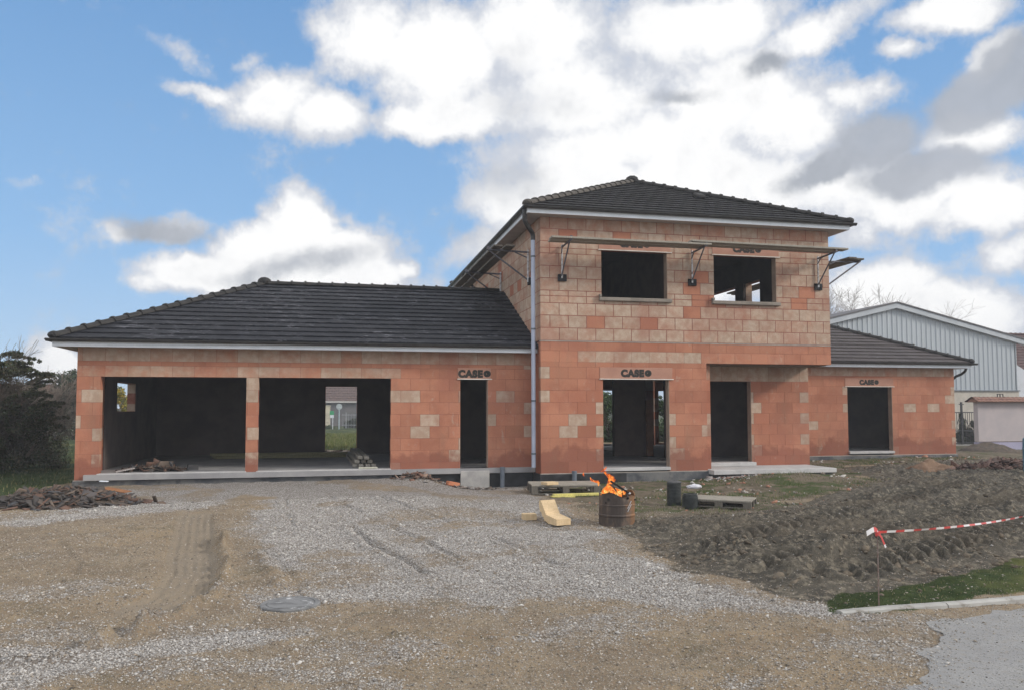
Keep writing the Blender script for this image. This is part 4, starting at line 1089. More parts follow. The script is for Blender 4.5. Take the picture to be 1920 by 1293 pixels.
# ------------------------------------------------------------------ wood offcuts, pallets, coils, board
def rafter_tail(x, y, rz, lab, w=.26, mir=1):
    z = gz(x,y)+.005
    b = MB(); prof = [(.26,.335),(.21,.345),(.05,.135),(-.27,.095),(-.27,.0),(-.02,.0),(.075,.04),(.10,.03),(.135,.10),(.16,.09),(.20,.17),(.235,.16),(.27,.27)]
    n = len(prof); vs = [(s,p,q) for s in (-w/2,w/2) for p,q in prof]
    b.add(vs, [tuple(range(n)), tuple(range(2*n-1,n-1,-1))]+[(i,n+i,n+(i+1)%n,(i+1)%n) for i in range(n)])
    me = bpy.data.meshes.new('wood_offcut'); me.from_pydata(b.v, [], b.f); me.materials.append(WOODNEW)
    o = bpy.data.objects.new('wood_offcut', me); COL.objects.link(o); o.location = (x,y,z); o.rotation_euler = (0,0,rz)
    return tag(o, lab, 'wood offcut')
rafter_tail(3.44,12.28,R(16),'pale bent wood offcut leaning on the gravel left of the burning drum')
b = MB(); zz = gz(3.16,12.75); b.bbox(3.03,3.25,12.68,12.84,zz-.005,zz+.10,.006,Matrix.Translation((0,0,0))); tag(b.build('wood_block', WOODNEW), 'short pale wood block on the gravel behind the bent wood offcut', 'wood block')
def pallet(loc, rz, w, d, h, nb, mat, lab, gap=.012):
    P = empty('pallet', loc, lab, 'pallet', None, rz)
    def part(nm, mb, m=mat):
        me = bpy.data.meshes.new(nm); me.from_pydata(mb.v, [], mb.f); me.materials.append(m)
        q = bpy.data.objects.new(nm, me); COL.objects.link(q); q.parent = P
    bw = d/nb; r3 = random.Random(w)
    for i in range(nb):
        m = MB(); e = r3.uniform(-.015,.015); m.bbox(-w/2+e,w/2+e,-d/2+i*bw+gap/2,-d/2+(i+1)*bw-gap/2,h-.022+r3.uniform(-.002,.003),h,.003); part('deck_board', m)
    for yy in (-d/2+.05,0,d/2-.05):
        m = MB()
        m.box(-w/2,w/2,yy-.045,yy+.045,h-.045,h-.024)
        for xx in (-w/2+.07,0,w/2-.07): m.box(xx-.07,xx+.07,yy-.045,yy+.045,.02,h-.0455)
        m.box(-w/2,w/2,yy-.045,yy+.045,0,.0195); part('bearer', m, WOODDARK)
z1 = gz(5.0,17.1)
pallet((5.0,17.15,z1), R(-8), 1.5, 1.0, .20, 7, WOODGREY, 'grey weathered pallet with a small wood block on it, lying by the tower base')
b = MB(); M = Matrix.Translation((4.60,16.80,z1+.203)) @ Matrix.Rotation(R(20),4,'Z'); b.bbox(-.15,.15,-.12,.12,0,.06,.005,M); tag(b.build('wood_block', WOODNEW), 'pale wood block lying on the grey weathered pallet', 'wood block')
z2 = gz(7.05,13.8)
pallet((7.12,13.78,z2), R(-38), 1.15, .72, .145, 9, WOODGREY, 'low grey pallet lying on the muddy ground right of the black ribbed coils', gap=.004)
stick('yellow_board',(4.50,16.15,gz(4.5,16.15)+.04),(6.0,16.35,gz(6.0,16.35)+.04),.11,.055,WOODYEL,'long yellow board lying in front of the grey weathered pallet','board')
stick('yellow_board',(4.42,16.02,gz(4.42,16.02)+.02),(4.95,16.12,gz(4.95,16.12)+.025),.08,.03,WOODYEL,'short yellow board end sticking out left under the long yellow board','board')
def coil(x, y, r, h, n, round_, lab, lid):
    z = gz(x,y)-.01; prof = [(.001,0),(r*.9,0)]
    for i in range(n):
        t = (i+.5)/n; rr_ = r
        if round_: rr_ = r*(1-.20*max(0,(t-.72)/.28)**2-.06*max(0,(.15-t)/.15))
        z0 = h*i/n; dz = h/n
        prof += [(rr_*.94,z0),(rr_,z0+dz*.25),(rr_,z0+dz*.7),(rr_*.94,z0+dz*.95)]
    C_ = empty('ribbed_coil', (x,y,z), lab, 'plastic coil', 'black ribbed coils before the tower')
    top = [(r*.80,h),(r*.55,h+.003),(r*.53,h-.12),(.001,h-.12)]
    b = MB(); b.lathe((x,y,z), prof+top, 30); b.build('coil_body', PLAST, C_)
    if lid:
        b = MB(); b.lathe((x+.01,y,z+h), [(.001,.0),(r*.99,.0),(r*1.02,.012),(r*.9,.03),(r*.4,.045),(.001,.05)], 30); o = b.build('lid', noisy('grey_lid',(.06,.06,.065),(.10,.10,.10),10), C_)
coil(6.33,14.18,.135,.44,16,False,'tall black ribbed plastic coil standing upright with a flat lid',True)
coil(6.47,13.78,.148,.275,11,True,'short rounded black ribbed plastic coil beside the low pallet',False)

# ------------------------------------------------------------------ stake and barrier tape
SX,SY = 4.91,6.50; sz0 = gz(SX,SY); SZT = .31
b = MB(); b.tube((SX,SY,sz0-.1),(SX+.004,SY,SZT),.0055,n=8)
for i in range(14): b.tube((SX,SY,sz0+.05*i),(SX,SY,sz0+.05*i+.006),.0066,n=8)
tag(b.build('steel_stake', noisy('rebar', (.16,.10,.08), (.22,.18,.16), 30, .7, .4, 80, .003)), 'thin rusty steel stake in the grass strip holding the red and white tape', 'stake')
def m_tape(k, b, out):
    a = k.sepc(k.attr('stripe')['Color'])
    k.link(k.mix(k.ramp(a[0],.49,.51), (.62,.60,.60), (.48,.05,.045)), b.inputs['Base Color'])
TAPE = material('barrier_tape_plastic', m_tape, rough=.45, spec=.4)
def ribbon(bv, bf, bc, pts, w, ups, per=.55, ph=0):
    L = 0; n0 = len(bv); prev = None; m = len(pts)
    for i,p in enumerate(pts):
        p = Vector(p)
        if prev is not None: L += (p-prev).length
        prev = p; u = Vector(ups[i] if isinstance(ups,list) else ups).normalized()*w/2
        bv.append(tuple(p+u)); bv.append(tuple(p-u)); s = 1.0 if ((L+ph)/per)%1 < .5 else 0.0; bc += [(s,0,0),(s,0,0)]
    for i in range(m-1): q = n0+2*i; bf.append((q,q+1,q+3,q+2))
def tape():
    V,F,C = [],[],[]
    A = Vector((SX,SY,.275)); Bp = Vector((12.0,11.25,-.27)); n = 240; pts=[]; ups=[]
    for i in range(n+1):
        t = i/n; p = A.lerp(Bp,t); p.z -= .07*4*t*(1-t)
        pts.append(p); tw = math.sin(t*11)*.6+math.sin(t*47)*.18; ups.append((math.sin(tw)*.5,-math.sin(tw)*.5,math.cos(tw)))
    ribbon(V,F,C,pts,.023,ups,per=.52)
    # knot and loose ends
    ribbon(V,F,C,[(SX,SY-.01,.285),(SX-.03,SY-.02,.305),(SX-.065,SY-.025,.300),(SX-.10,SY-.03,.285),(SX-.13,SY-.03,.27)],.045,(0,.2,1),per=.17,ph=.02)
    ribbon(V,F,C,[(SX,SY-.012,.27),(SX+.03,SY-.02,.235),(SX+.05,SY-.02,.19),(SX+.075,SY-.02,.135)],.02,(1,.2,.5),per=.2,ph=.0)
    ribbon(V,F,C,[(SX-.03,SY-.01,.27),(SX-.01,SY-.018,.262),(SX+.015,SY-.018,.266),(SX+.03,SY-.01,.272)],.03,(0,0,1),per=.3,ph=.0)
    ribbon(V,F,C,[(SX-.012,SY-.012,.24),(SX-.010,SY-.014,.26),(SX-.012,SY-.012,.285),(SX-.012,SY-.01,.30)],.028,(1,0,0),per=.06,ph=.0)
    V = np.array(V); F = np.array(F)
    th = V+np.array((0.0,.0006,0)); n = len(V)
    o = tri_mesh('barrier_tape', np.vstack([V,th]), np.vstack([F, F[:,::-1]+n]), TAPE, {'stripe': np.vstack([np.array(C),np.array(C)])})
    tag(o, 'red and white barrier tape tied to the stake and stretched over the mud', 'barrier tape')
tape()
b = MB(); b.tube((12.0,11.25,gz(12,11.25)-.1),(12.0,11.25,.0),.007,n=8); tag(b.build('steel_stake', RUBBER), 'far steel stake holding the other end of the tape', 'stake')

# manhole cover
mx_,my_ = -.375,7.76; mz = gz(mx_,my_)+.002
def m_cover(k, b, out):
    p = k.pos(); n = k.noise(k.vmul(p,(1,1,1)), 5, 7, .7, 1.0)
    c = k.mix(k.ramp(n,.35,.6),(.11,.11,.11),(.20,.20,.20)); c = k.mix(k.ramp(k.noise(p,6,6,.7,.5),.56,.66),c,(.48,.48,.48))
    k.link(c,b.inputs['Base Color']); k.link(k.bump(n,.4,.01),b.inputs['Normal'])
b = MB(); b.lathe((mx_,my_,mz),[(.275,-.10),(.272,.010),(.262,.016),(.225,.016),(.222,.010),(.214,.010),(.210,.017),(.001,.019)],48); tag(b.build('manhole_cover', material('manhole_concrete', m_cover, rough=.7, spec=.3)), 'round grey concrete manhole cover set in the gravel', 'manhole cover')

# ------------------------------------------------------------------ debris
def debris(name, cx, cy, rx, ry, hh, n, cols, lab, seed, smin=.06, smax=.5):
    r = random.Random(seed); V=[];F=[];C=[]
    def put(M, a,b_,c, col):
        n0=len(V)
        for q in ((-a,-b_,-c),(a,-b_,-c),(a,b_,-c),(-a,b_,-c),(-a,-b_,c),(a,-b_,c),(a,b_,c),(-a,b_,c)):
            qq = Vector(q)*(1+r.uniform(-.25,.25)); V.append(tuple(M@qq)); C.append(col)
        for f in ((0,3,2,1),(4,5,6,7),(0,1,5,4),(1,2,6,5),(2,3,7,6),(3,0,4,7)): F.append(tuple(n0+i for i in f))
    xs = [];
    for i in range(n):
        u = r.gauss(0,.42); v = r.gauss(0,.42); rad = u*u+v*v
        if rad > 1.3: u*=.6; v*=.6; rad = u*u+v*v
        x = cx+u*rx; y = cy+v*ry; xs.append((x,y,max(0,hh*(1-rad)*r.uniform(.2,1.0))))
    zz = ground(np.array([p[0] for p in xs]), np.array([p[1] for p in xs]))[0]
    for (x,y,h),z in zip(xs,zz):
        L = r.uniform(smin,smax)*.5; kind = r.random()
        w = L*r.uniform(.08,.25) if kind<.6 else L*r.uniform(.4,.9); t = r.uniform(.004,.014)
        M = Matrix.Translation((x,y,z+h+.01)) @ Matrix.Rotation(r.uniform(0,6.28),4,'Z') @ Matrix.Rotation(r.gauss(0,.35),4,'Y') @ Matrix.Rotation(r.gauss(0,.4),4,'X')
        put(M,L,w,t,r.choice(cols))
    # a lumpy core so that the heap is solid
    return tag(tri_mesh(name, np.array(V), np.array(F), STONE, {'stone': np.array(C)}), lab, 'debris', kind='stuff')
BRN = [(.10,.05,.035),(.13,.065,.045),(.05,.04,.038),(.08,.06,.05),(.04,.035,.036),(.12,.08,.06),(.065,.058,.062),(.15,.11,.085),(.045,.04,.04),(.05,.055,.065)]
def heap(name, cx, cy, rx, ry, hh, mat, seed, lab, cat='heap', kind='stuff'):
    n = 26; V=[];F=[]
    for i in range(n+1):
        for j in range(n+1):
            u = -1+2*i/n; v = -1+2*j/n; rad = min(1.4,math.hypot(u,v)); x=cx+u*rx; y=cy+v*ry
            V.append((x,y,max(0,1-rad)**.8*hh*(1+.5*mnoise.noise(Vector((x*2.5,y*2.5,seed))))-.04*(rad>.98)))
    zz = ground(np.array([p[0] for p in V]), np.array([p[1] for p in V]))[0]
    V = np.array(V); V[:,2]+=zz
    for i in range(n):
        for j in range(n): q=i*(n+1)+j; F.append((q,q+n+1,q+n+2,q+1))
    return tag(tri_mesh(name,V,np.array(F),mat,smooth=True), lab, cat, kind=kind)
DIRT = noisy('dark_earth', (.06,.048,.04), (.11,.085,.065), 6, .95, .7, 25, .03)
heap('earth_heap', -4.75,16.1,1.2,.75,.15,DIRT,1,'low dark heap of earth under the scrap pile at the garage corner')
debris('scrap_pile', -4.85,16.15,1.25,.9,  .26,1100,BRN,'sprawling pile of dark broken bark, slats and scraps left of the garage',5,.03,.30)
debris('scrap_pile', -3.55,15.8,.55,.3,.02,28,BRN,'thin scatter of dark slats on the gravel right of the scrap pile',6,.04,.3)
stick('orange_panel',(-4.30,16.75,-.08),(-3.85,16.65,-.16),.3,.012,noisy('orange_board',(.33,.16,.07),(.25,.11,.05)),'orange brown board scrap on top of the scrap pile near the wall','board scrap')
stick('slate_sheet',(-4.55,16.35,-.12),(-3.95,16.0,-.22),.26,.012,noisy('grey_sheet',(.07,.09,.10),(.10,.11,.12)),'dark blue grey sheet lying on the scrap pile','sheet')
stick('white_scrap',(-4.45,17.0,.03),(-4.30,17.0,.02),.1,.015,WHITE,'small white scrap on top of the scrap pile','scrap')
debris('garage_scrap', -4.05,19.95,.75,.38,.10,110,BRN,'low heap of dark wood scraps on the garage floor behind the first threshold',8,.05,.4)
for o_ in [bpy.data.objects[n_] for n_ in bpy.data.objects.keys() if n_.startswith('garage_scrap')]: o_.location.z += .42
stick('plaster_piece',(-4.78,19.45,.03),(-4.42,19.6,.10),.22,.02,noisy('plaster',(.42,.38,.36),(.34,.31,.30)),'pale broken plaster piece leaning on the garage floor at the left','plaster piece')
debris('brick_rubble', 1.95,18.75,.6,.3,.10,120,[(.20,.10,.07),(.14,.09,.07),(.30,.20,.15),(.10,.08,.07)],'brown rubble banked against the black base right of the garage',9,.04,.16)
debris('brick_rubble', 3.0,18.5,.9,.25,.05,90,[(.20,.16,.14),(.14,.12,.11),(.36,.34,.33),(.10,.08,.07)],'grey stones and rubble before the concrete step',10,.04,.15)
b = MB(); M = Matrix.Translation((2.72,18.45,gz(2.72,18.45)+.07)) @ Matrix.Rotation(R(20),4,'Z') @ Matrix.Rotation(R(12),4,'Y'); b.bbox(-.15,.15,-.07,.07,-.05,.05,.01,M)
tag(b.build('brick', noisy('orange_brick',(.50,.20,.10),(.42,.15,.08),9)), 'broken orange brick lying on the rubble before the narrow doorway', 'brick')
debris('red_bark_heap', 18.6,18.6,2.4,.9,.18,500,[(.11,.06,.05),(.15,.085,.07),(.08,.05,.045)],'dark reddish bark scraps spread on the soil at the far right',12,.05,.4)
heap('earth_heap', 16.3,19.2,.8,.5,.20,noisy('brown_earth',(.14,.085,.055),(.20,.13,.085),8,.95,.6,25,.02),3,'small brown heap of earth in front of the right wing')
heap('earth_heap', 26.6,28.0,1.5,.9,.45,DIRT,4,'dark rounded heap of earth before the pale garden wall')
debris('wall_rubble', 9.6,18.0,.9,.35,.06,130,[(.42,.41,.42),(.30,.28,.27),(.34,.20,.16)],'pale rubble under the porch slab',14,.03,.15)
debris('yard_rubble', .3,28.4,2.2,.8,.18,420,[(.50,.45,.38),(.36,.31,.26),(.24,.19,.15),(.12,.10,.08)],'pale broken rubble strewn behind the garage back door',15,.05,.28)
b = MB(); v,f = ico(2); x0,y0 = 7.9,16.6; z0 = gz(x0,y0)
b.add([(x0+q[0]*.17*(1+.3*mnoise.noise(Vector(q)*3)),y0+q[1]*.09,z0+.03+q[2]*.06*(1+.5*mnoise.noise(Vector(q)*4))) for q in v],[tuple(q) for q in f]); tag(b.build('plastic_bag', noisy('white_film',(.6,.6,.64),(.45,.45,.5),9,.4)), 'crumpled whitish plastic film on the weedy ground before the porch', 'plastic film')

# lumber inside the garage
lumb = 'long treated beams stacked along the back of the garage'
rr = random.Random(11)
for i in range(6):
    lv = i//3; k_ = i%3
    stick('timber_beam',(-3.3+rr.uniform(-.2,.2),24.2+k_*.14,.045+lv*.075),(.35+rr.uniform(-.1,.1),24.2+k_*.14+rr.uniform(-.02,.02),.045+lv*.075),.11,.07,WOODGREEN,
          ['front bottom beam of the long stack at the back of the garage','middle bottom beam of the long stack at the back of the garage','rear bottom beam of the long stack at the back of the garage','front upper beam of the long stack at the back of the garage','middle upper beam of the long stack at the back of the garage','rear upper beam of the long stack at the back of the garage'][i],'beam',lumb)
k_ = 0
for lv,cnt in ((0,4),(1,3),(2,2)):
    for i in range(cnt):
        x0 = .52+i*.15+lv*.06+rr.uniform(-.015,.015); y0 = 19.75+rr.uniform(-.1,.3)
        stick('timber_beam',(x0,y0,.05+lv*.095),(x0-.10,y0+4.2,.05+lv*.095),.12,.085,WOODGREY,
          ['far left beam of the bottom row','second beam of the bottom row','third beam of the bottom row','far right beam of the bottom row','left beam of the middle row','centre beam of the middle row','right beam of the middle row','left beam of the top row','right beam of the top row'][k_]+' in the lumber pile behind the second garage opening','beam','lumber pile by the second garage opening'); k_+=1
stick('pale_board',(.58,19.15,.045),(1.02,19.15,.045),.12,.03,noisy('painted_board',(.55,.54,.45),(.48,.46,.38)),'pale short board lying on the second garage threshold','board')
b = MB(); b.tube((9.75,19.9,.0),(9.78,19.95,.42),.02,n=8); b.box(9.62,9.95,19.85,20.0,0.001,.02); tag(b.build('prop_foot', STEEL), 'small steel prop foot standing just inside the porch doorway', 'prop')

# ------------------------------------------------------------------ vegetation
def leaf_cloud(n, centers, size, cols, tri=False):
    """centers: list of (x,y,z,rx,ry,rz,weight); returns arrays of small two-triangle leaves"""
    w = np.array([c[6] for c in centers]); idx = RNG.choice(len(centers), n, p=w/w.sum()); C_ = np.array([c[:6] for c in centers])[idx]
    d = RNG.normal(0,1,(n,3)); d /= np.linalg.norm(d,axis=1)[:,None]; rad = RNG.random(n)**.45
    P = C_[:,:3]+d*rad[:,None]*C_[:,3:6]
    a = RNG.normal(0,1,(n,3)); a /= np.linalg.norm(a,axis=1)[:,None]; b_ = np.cross(a, RNG.normal(0,1,(n,3))); b_ /= np.linalg.norm(b_,axis=1)[:,None]
    s = size*RNG.uniform(.6,1.4,n)[:,None]
    V = np.stack([P-a*s, P+b_*s*.45, P+a*s, P-b_*s*.45],1).reshape(-1,3)
    F = np.array([(0,1,2,3)])[None]+(np.arange(n)*4)[:,None,None]
    t = RNG.random(n); c = np.array(cols)[RNG.integers(0,len(cols),n)]*(0.7+.6*t)[:,None]
    return V, F.reshape(-1,4), np.repeat(c,4,0)
def branches(b, base, height, spread, n, seed, r0=.06, levels=3, up=.8, twig=.006):
    r = random.Random(seed)
    def grow(p, d, L, rad, lv):
        q = p; pts=[p]; rs=[rad]; m = 4
        for i in range(m):
            d2 = (d+Vector((r.gauss(0,.16),r.gauss(0,.16),r.gauss(0,.10)))).normalized(); q = q+d2*L/m; pts.append(q); rs.append(max(twig,rad*(1-.6*(i+1)/m))); d = d2
            if lv < levels and i >= 1:
                for _ in range(2 if lv<levels-1 else 3):
                    dd = (d+Vector((r.gauss(0,.65),r.gauss(0,.65),r.gauss(.15,.4)))).normalized(); grow(q, dd, L*r.uniform(.42,.7), rs[-1]*.62, lv+1)
        b.path(pts, rs, 5 if lv<2 else 3)
    for i in range(n):
        a = 2*math.pi*i/n+r.uniform(-.4,.4); d = Vector((math.cos(a)*spread,math.sin(a)*spread,up)).normalized(); grow(Vector(base), d, height*r.uniform(.5,.7), r0, 1)
BARK = noisy('bark', (.07,.055,.045), (.12,.10,.08), 12, .9, .5)
BARKP = noisy('pale_bark', (.22,.18,.15), (.30,.25,.21), 12, .9, .3)
def plant(name, loc, lab, cat, crown, n, size, cols, bh, bs, bn, seed, bark=BARK, group=None, levels=3, r0=.06, twig=.006, crown_name='crown'):
    E_ = empty(name, loc, lab, cat, group)
    if n:
        cc = [(loc[0]+c[0],loc[1]+c[1],loc[2]+c[2],c[3],c[4],c[5],c[6]) for c in crown]
        V,F,C_ = leaf_cloud(n, cc, size, cols); tri_mesh(crown_name, V, F, LEAF, {'leafcol':C_}, E_)
    b = MB(); branches(b, loc, bh, bs, bn, seed, r0, levels, twig=twig); b.build('trunk', bark, E_)
    return E_
r5 = random.Random(21)
DKG = [(.028,.04,.018),(.045,.06,.025),(.06,.065,.03),(.035,.035,.022)]
# the big dark shrub at the left edge: small clumps, and sprays of leafy twigs sticking out of them
cr = []
for i in range(230):
    a = r5.uniform(0,6.28); h = r5.uniform(.03,1); rad = (r5.random()**.6)*(1.95*math.sqrt(max(0,1-(h-.35)**2*1.75)))*(1+.18*math.sin(3*a+5*h))
    s_ = r5.uniform(.10,.30); cr.append((math.cos(a)*rad,math.sin(a)*rad,h*3.3,s_,s_,s_*.8,s_**2))
SPRAY = []
for i in range(150):
    a = r5.uniform(0,6.28); h = r5.uniform(.35,1.0); rad = 1.7*math.sqrt(max(0,1-(h-.35)**2*1.9)); p = Vector((math.cos(a)*rad,math.sin(a)*rad,h*3.2))
    d = Vector((math.cos(a)*r5.uniform(.5,1.1),math.sin(a)*r5.uniform(.5,1.1),r5.uniform(.1,.9))).normalized(); L = r5.uniform(.3,.75); pts = [p]
    for q in range(6): d = (d+Vector((r5.gauss(0,.12),r5.gauss(0,.12),-.10))).normalized(); pts.append(pts[-1]+d*L/6)
    SPRAY.append(pts)
    for q in pts[1:]: cr.append((q.x,q.y,q.z,.055,.055,.05,.010))
LX,LY,LZ = -9.45,23.6,-.25
sh_ = plant('shrub',(LX,LY,LZ),'big dark evergreen shrub with spiky twigs at the left edge','shrub',cr,68000,.036,DKG+[(.085,.07,.045),(.07,.065,.04)],2.5,.5,11,31,levels=4,r0=.05)
b = MB()
for pts in SPRAY: b.path([p+Vector((LX,LY,LZ)) for p in pts],[.007]*6+[.003],3)
tag(b.build('twigs', BARK, sh_), kind='stuff')
cr = [(r5.uniform(-1.3,1.3),r5.uniform(-1,1),r5.uniform(.1,1.7),.3,.3,.3,1) for _ in range(30)]
plant('shrub',(-8.9,25.6,-.25),'brownish low shrub with pale twigs between the dark shrub and the garage','shrub',cr,9000,.04,[(.07,.065,.035),(.10,.08,.05),(.05,.06,.03)],2.7,.5,12,32,BARKP,levels=4,r0=.03,twig=.004)
cr = [(r5.uniform(-1.6,1.6),r5.uniform(-1.2,1.2),r5.uniform(.0,1.5),.4,.4,.35,1) for _ in range(30)]
plant('shrub',(-10.6,29.5,-.3),'dull green shrub behind the fence posts beside the garage','shrub',cr,14000,.05,[(.045,.055,.028),(.07,.07,.035)],2.0,.6,9,33)
cr = [(r5.uniform(-2.6,2.6),r5.uniform(-1.2,1.2),r5.uniform(.1,1.9),.6,.6,.45,1) for _ in range(30)]
plant('shrub',(-14.5,31,-.3),'wide dark shrub far behind at the left edge','shrub',cr,16000,.07,DKG,2.4,.6,8,34)
cr = [(r5.uniform(-.5,.5),r5.uniform(-.5,.5),r5.uniform(.4,2.5),.3,.3,.3,1) for _ in range(22)]
plant('shrub',(-9.2,38.2,-.3),'yellow leaved shrub seen through the small garage side window','shrub',cr,9000,.06,[(.42,.30,.04),(.30,.27,.05),(.12,.14,.04)],2.4,.4,6,35)
cr = [(r5.uniform(-1.6,1.6),r5.uniform(-1,1),r5.uniform(.5,3.8),.7,.7,.6,1) for _ in range(24)]
plant('shrub',(-16.0,52,-.4),'round dark green tree top showing beside the garage wall far behind','tree',cr,14000,.09,DKG,3.8,.4,6,36)
# hedge seen through the big doorway
cr = [(r5.uniform(-4,4),r5.uniform(-.8,.8),r5.uniform(.2,2.3),.6,.6,.45,1) for _ in range(60)]
plant('hedge',(14.2,40,-.35),'tall green hedge seen through the wide tower doorway','hedge',cr,42000,.07,[(.05,.09,.03),(.08,.13,.045),(.035,.06,.02)],2.3,.7,12,37)
# bare winter trees above the hall roof
for i,(x,y,h,sd,lab) in enumerate(((43.2,62,10.6,41,'bare winter tree rising behind the hall roof next to the tower'),(46.6,66,9.2,42,'smaller bare winter tree behind the left slope of the hall roof'),(50.5,64,10.0,43,'bare winter tree just right of the hall gable peak'),(41.0,64,9.5,44,'bare winter tree half hidden behind the tower corner'))):
    E_ = empty('bare_tree',(x,y,-.5),lab,'tree','bare winter trees behind the hall')
    b = MB(); b.path([(x,y,-.5),(x+.1,y,1.5),(x,y,3.2)],[.3,.24,.18],8); branches(b,(x,y,3.0),h-2.2,.75,9,sd,.10,4,1.0,.010); b.build('trunk', noisy('haze_lightened_bark',(.26,.23,.21),(.34,.30,.27),4), E_)  # bark colour lightened to imitate haze over the distance
# fence posts at the left
for i,(x,y) in enumerate(((-9.25,28.0),(-9.0,31.5),(-8.75,35))):
    b = MB(); b.tube((x,y,-.4),(x,y,1.55),.025,n=6); tag(b.build('fence_post', noisy('dark_post',(.035,.035,.032),(.06,.055,.05))), ['nearest thin dark fence post left of the garage','second thin dark fence post, right beside the garage wall','farthest thin dark fence post beside the garage'][i], 'fence post', 'dark wire fence posts')
# ------------------------------------------------------------------ neighbours
def house(name, x0,x1,y0,y1,z0,ze,zr, wall, roofm, lab, trim=None):
    E_ = empty(name,((x0+x1)/2,y0,z0),lab,'house')
    b = MB(); b.box(x0,x1,y0,y1,z0,ze); b.prism([(y0,ze),(y1,ze),((y0+y1)/2,zr-.1)],x0,x1,'x'); b.build('wall', wall, E_)
    my = (y0+y1)/2; b = MB()
    for a,c in (((x0-.3,y0-.35,ze-.15),(x1+.3,y0-.35,ze-.15)),((x1+.3,y1+.35,ze-.15),(x0-.3,y1+.35,ze-.15))):
        roof_slope(b,a,c,(a[0],my,zr),(c[0],my,zr),16,.5,.02,.05)
        deck(b,[a,c,(c[0],my,zr),(a[0],my,zr)],.1)
    b.build('roof', roofm, E_)
    if trim:
        b = MB(); b.box(x0-.3,x1+.3,y0-.42,y0-.36,ze-.32,ze-.14); b.build('fascia', trim, E_)
    return E_
REDR = noisy('red_roof_tiles',(.22,.075,.05),(.15,.055,.04),3,.85,.4,20,.02)
PURR = noisy('old_brown_tiles',(.13,.085,.075),(.085,.06,.055),5,.85,.5,12,.03)
RENDER = noisy('cream_render',(.50,.46,.40),(.42,.39,.34),2,.9)
E_ = house('neighbour_house',-23.5,-18.3,60,67,-.5,1.9,3.25,RENDER,REDR,'distant low house with a red tiled roof beyond the left shrubs')
b = MB(); b.tube((-18.0,59.6,1.75),(-18.0,63.5,3.3),.09,n=6); b.build('verge_trim', WHITE, E_)
house('neighbour_house',-15,9,94,104,-.6,2.55,7.2,noisy('dark_house_wall',(.10,.10,.11),(.14,.13,.13),1),PURR,'long house with an old brown tiled roof framed by the garage back door',noisy('pale_gutter',(.5,.47,.44),(.44,.42,.40)))
b = MB(); b.box(-6,-.35,82,82.3,-.6,1.75); b.box(-6.05,-.3,81.95,82.35,1.75,1.85); tag(b.build('garden_wall', noisy('stained_cream_wall',(.55,.50,.38),(.40,.36,.28),1.2,.9,c3=(.15,.14,.12))), 'stained cream garden wall beside the road sign behind the garage', 'wall')
# road sign seen from behind
Sg = empty('road_sign',(.5,80,-.5),'round road sign seen from the back on a grey pole through the garage','road sign')
b = MB(); b.tube((.5,80,-.5),(.5,80,1.95),.06,n=8); b.build('pole', noisy('sign_pole',(.35,.42,.45),(.3,.36,.4)), Sg)
b = MB(); b.tube((.5,79.9,1.72),(.5,79.94,1.72),.29,n=24); b.box(.34,.66,79.86,79.9,1.82,1.86); b.box(.34,.66,79.86,79.9,1.58,1.62); b.build('sign_disc', noisy('sign_back_grey',(.42,.46,.47),(.38,.42,.43),3,.5), Sg)
Sg = empty('shop_sign',(-.22,80.4,-.5),'small green and white notice on a post left of the round road sign','sign')
b = MB(); b.tube((-.1,80.4,-.5),(-.1,80.4,1.25),.03,n=6); b.build('pole', WHITE, Sg)
b = MB(); b.box(-.40,.0,80.33,80.36,.92,1.30); b.build('green_panel', noisy('green_enamel',(.05,.38,.16),(.06,.42,.2)), Sg); b = MB(); b.box(-.35,.0,80.33,80.36,.62,.91); b.build('white_panel', WHITE, Sg)
b = MB()
for xx in np.arange(.9,3.2,.28): b.box(xx,xx+.03,84,84.03,-.5,1.0)
b.box(.8,3.2,84.04,84.07,.85,.92); b.box(.8,3.2,84.04,84.07,-.2,-.13); b.box(1.18,1.30,83.95,84.08,-.5,1.15); tag(b.build('garden_fence', noisy('grey_fence',(.30,.31,.32),(.24,.25,.26))), 'grey railing fence behind the round road sign', 'fence')
cr = [(r5.uniform(-1,1),r5.uniform(-.6,.6),r5.uniform(.0,.9),.4,.4,.3,1) for _ in range(16)]
plant('shrub',(2.4,85.5,-.5),'dark shrub behind the grey railing beyond the garage','shrub',cr,5000,.09,DKG,1.2,.7,6,38)
cr = [(r5.uniform(-.8,.8),r5.uniform(-.5,.5),r5.uniform(.0,.25),.25,.25,.15,1) for _ in range(10)]
plant('shrub',(-.9,81.3,-.5),'low green bush at the foot of the cream garden wall','shrub',cr,3000,.08,[(.05,.08,.03),(.08,.11,.04)],.5,.7,6,39)

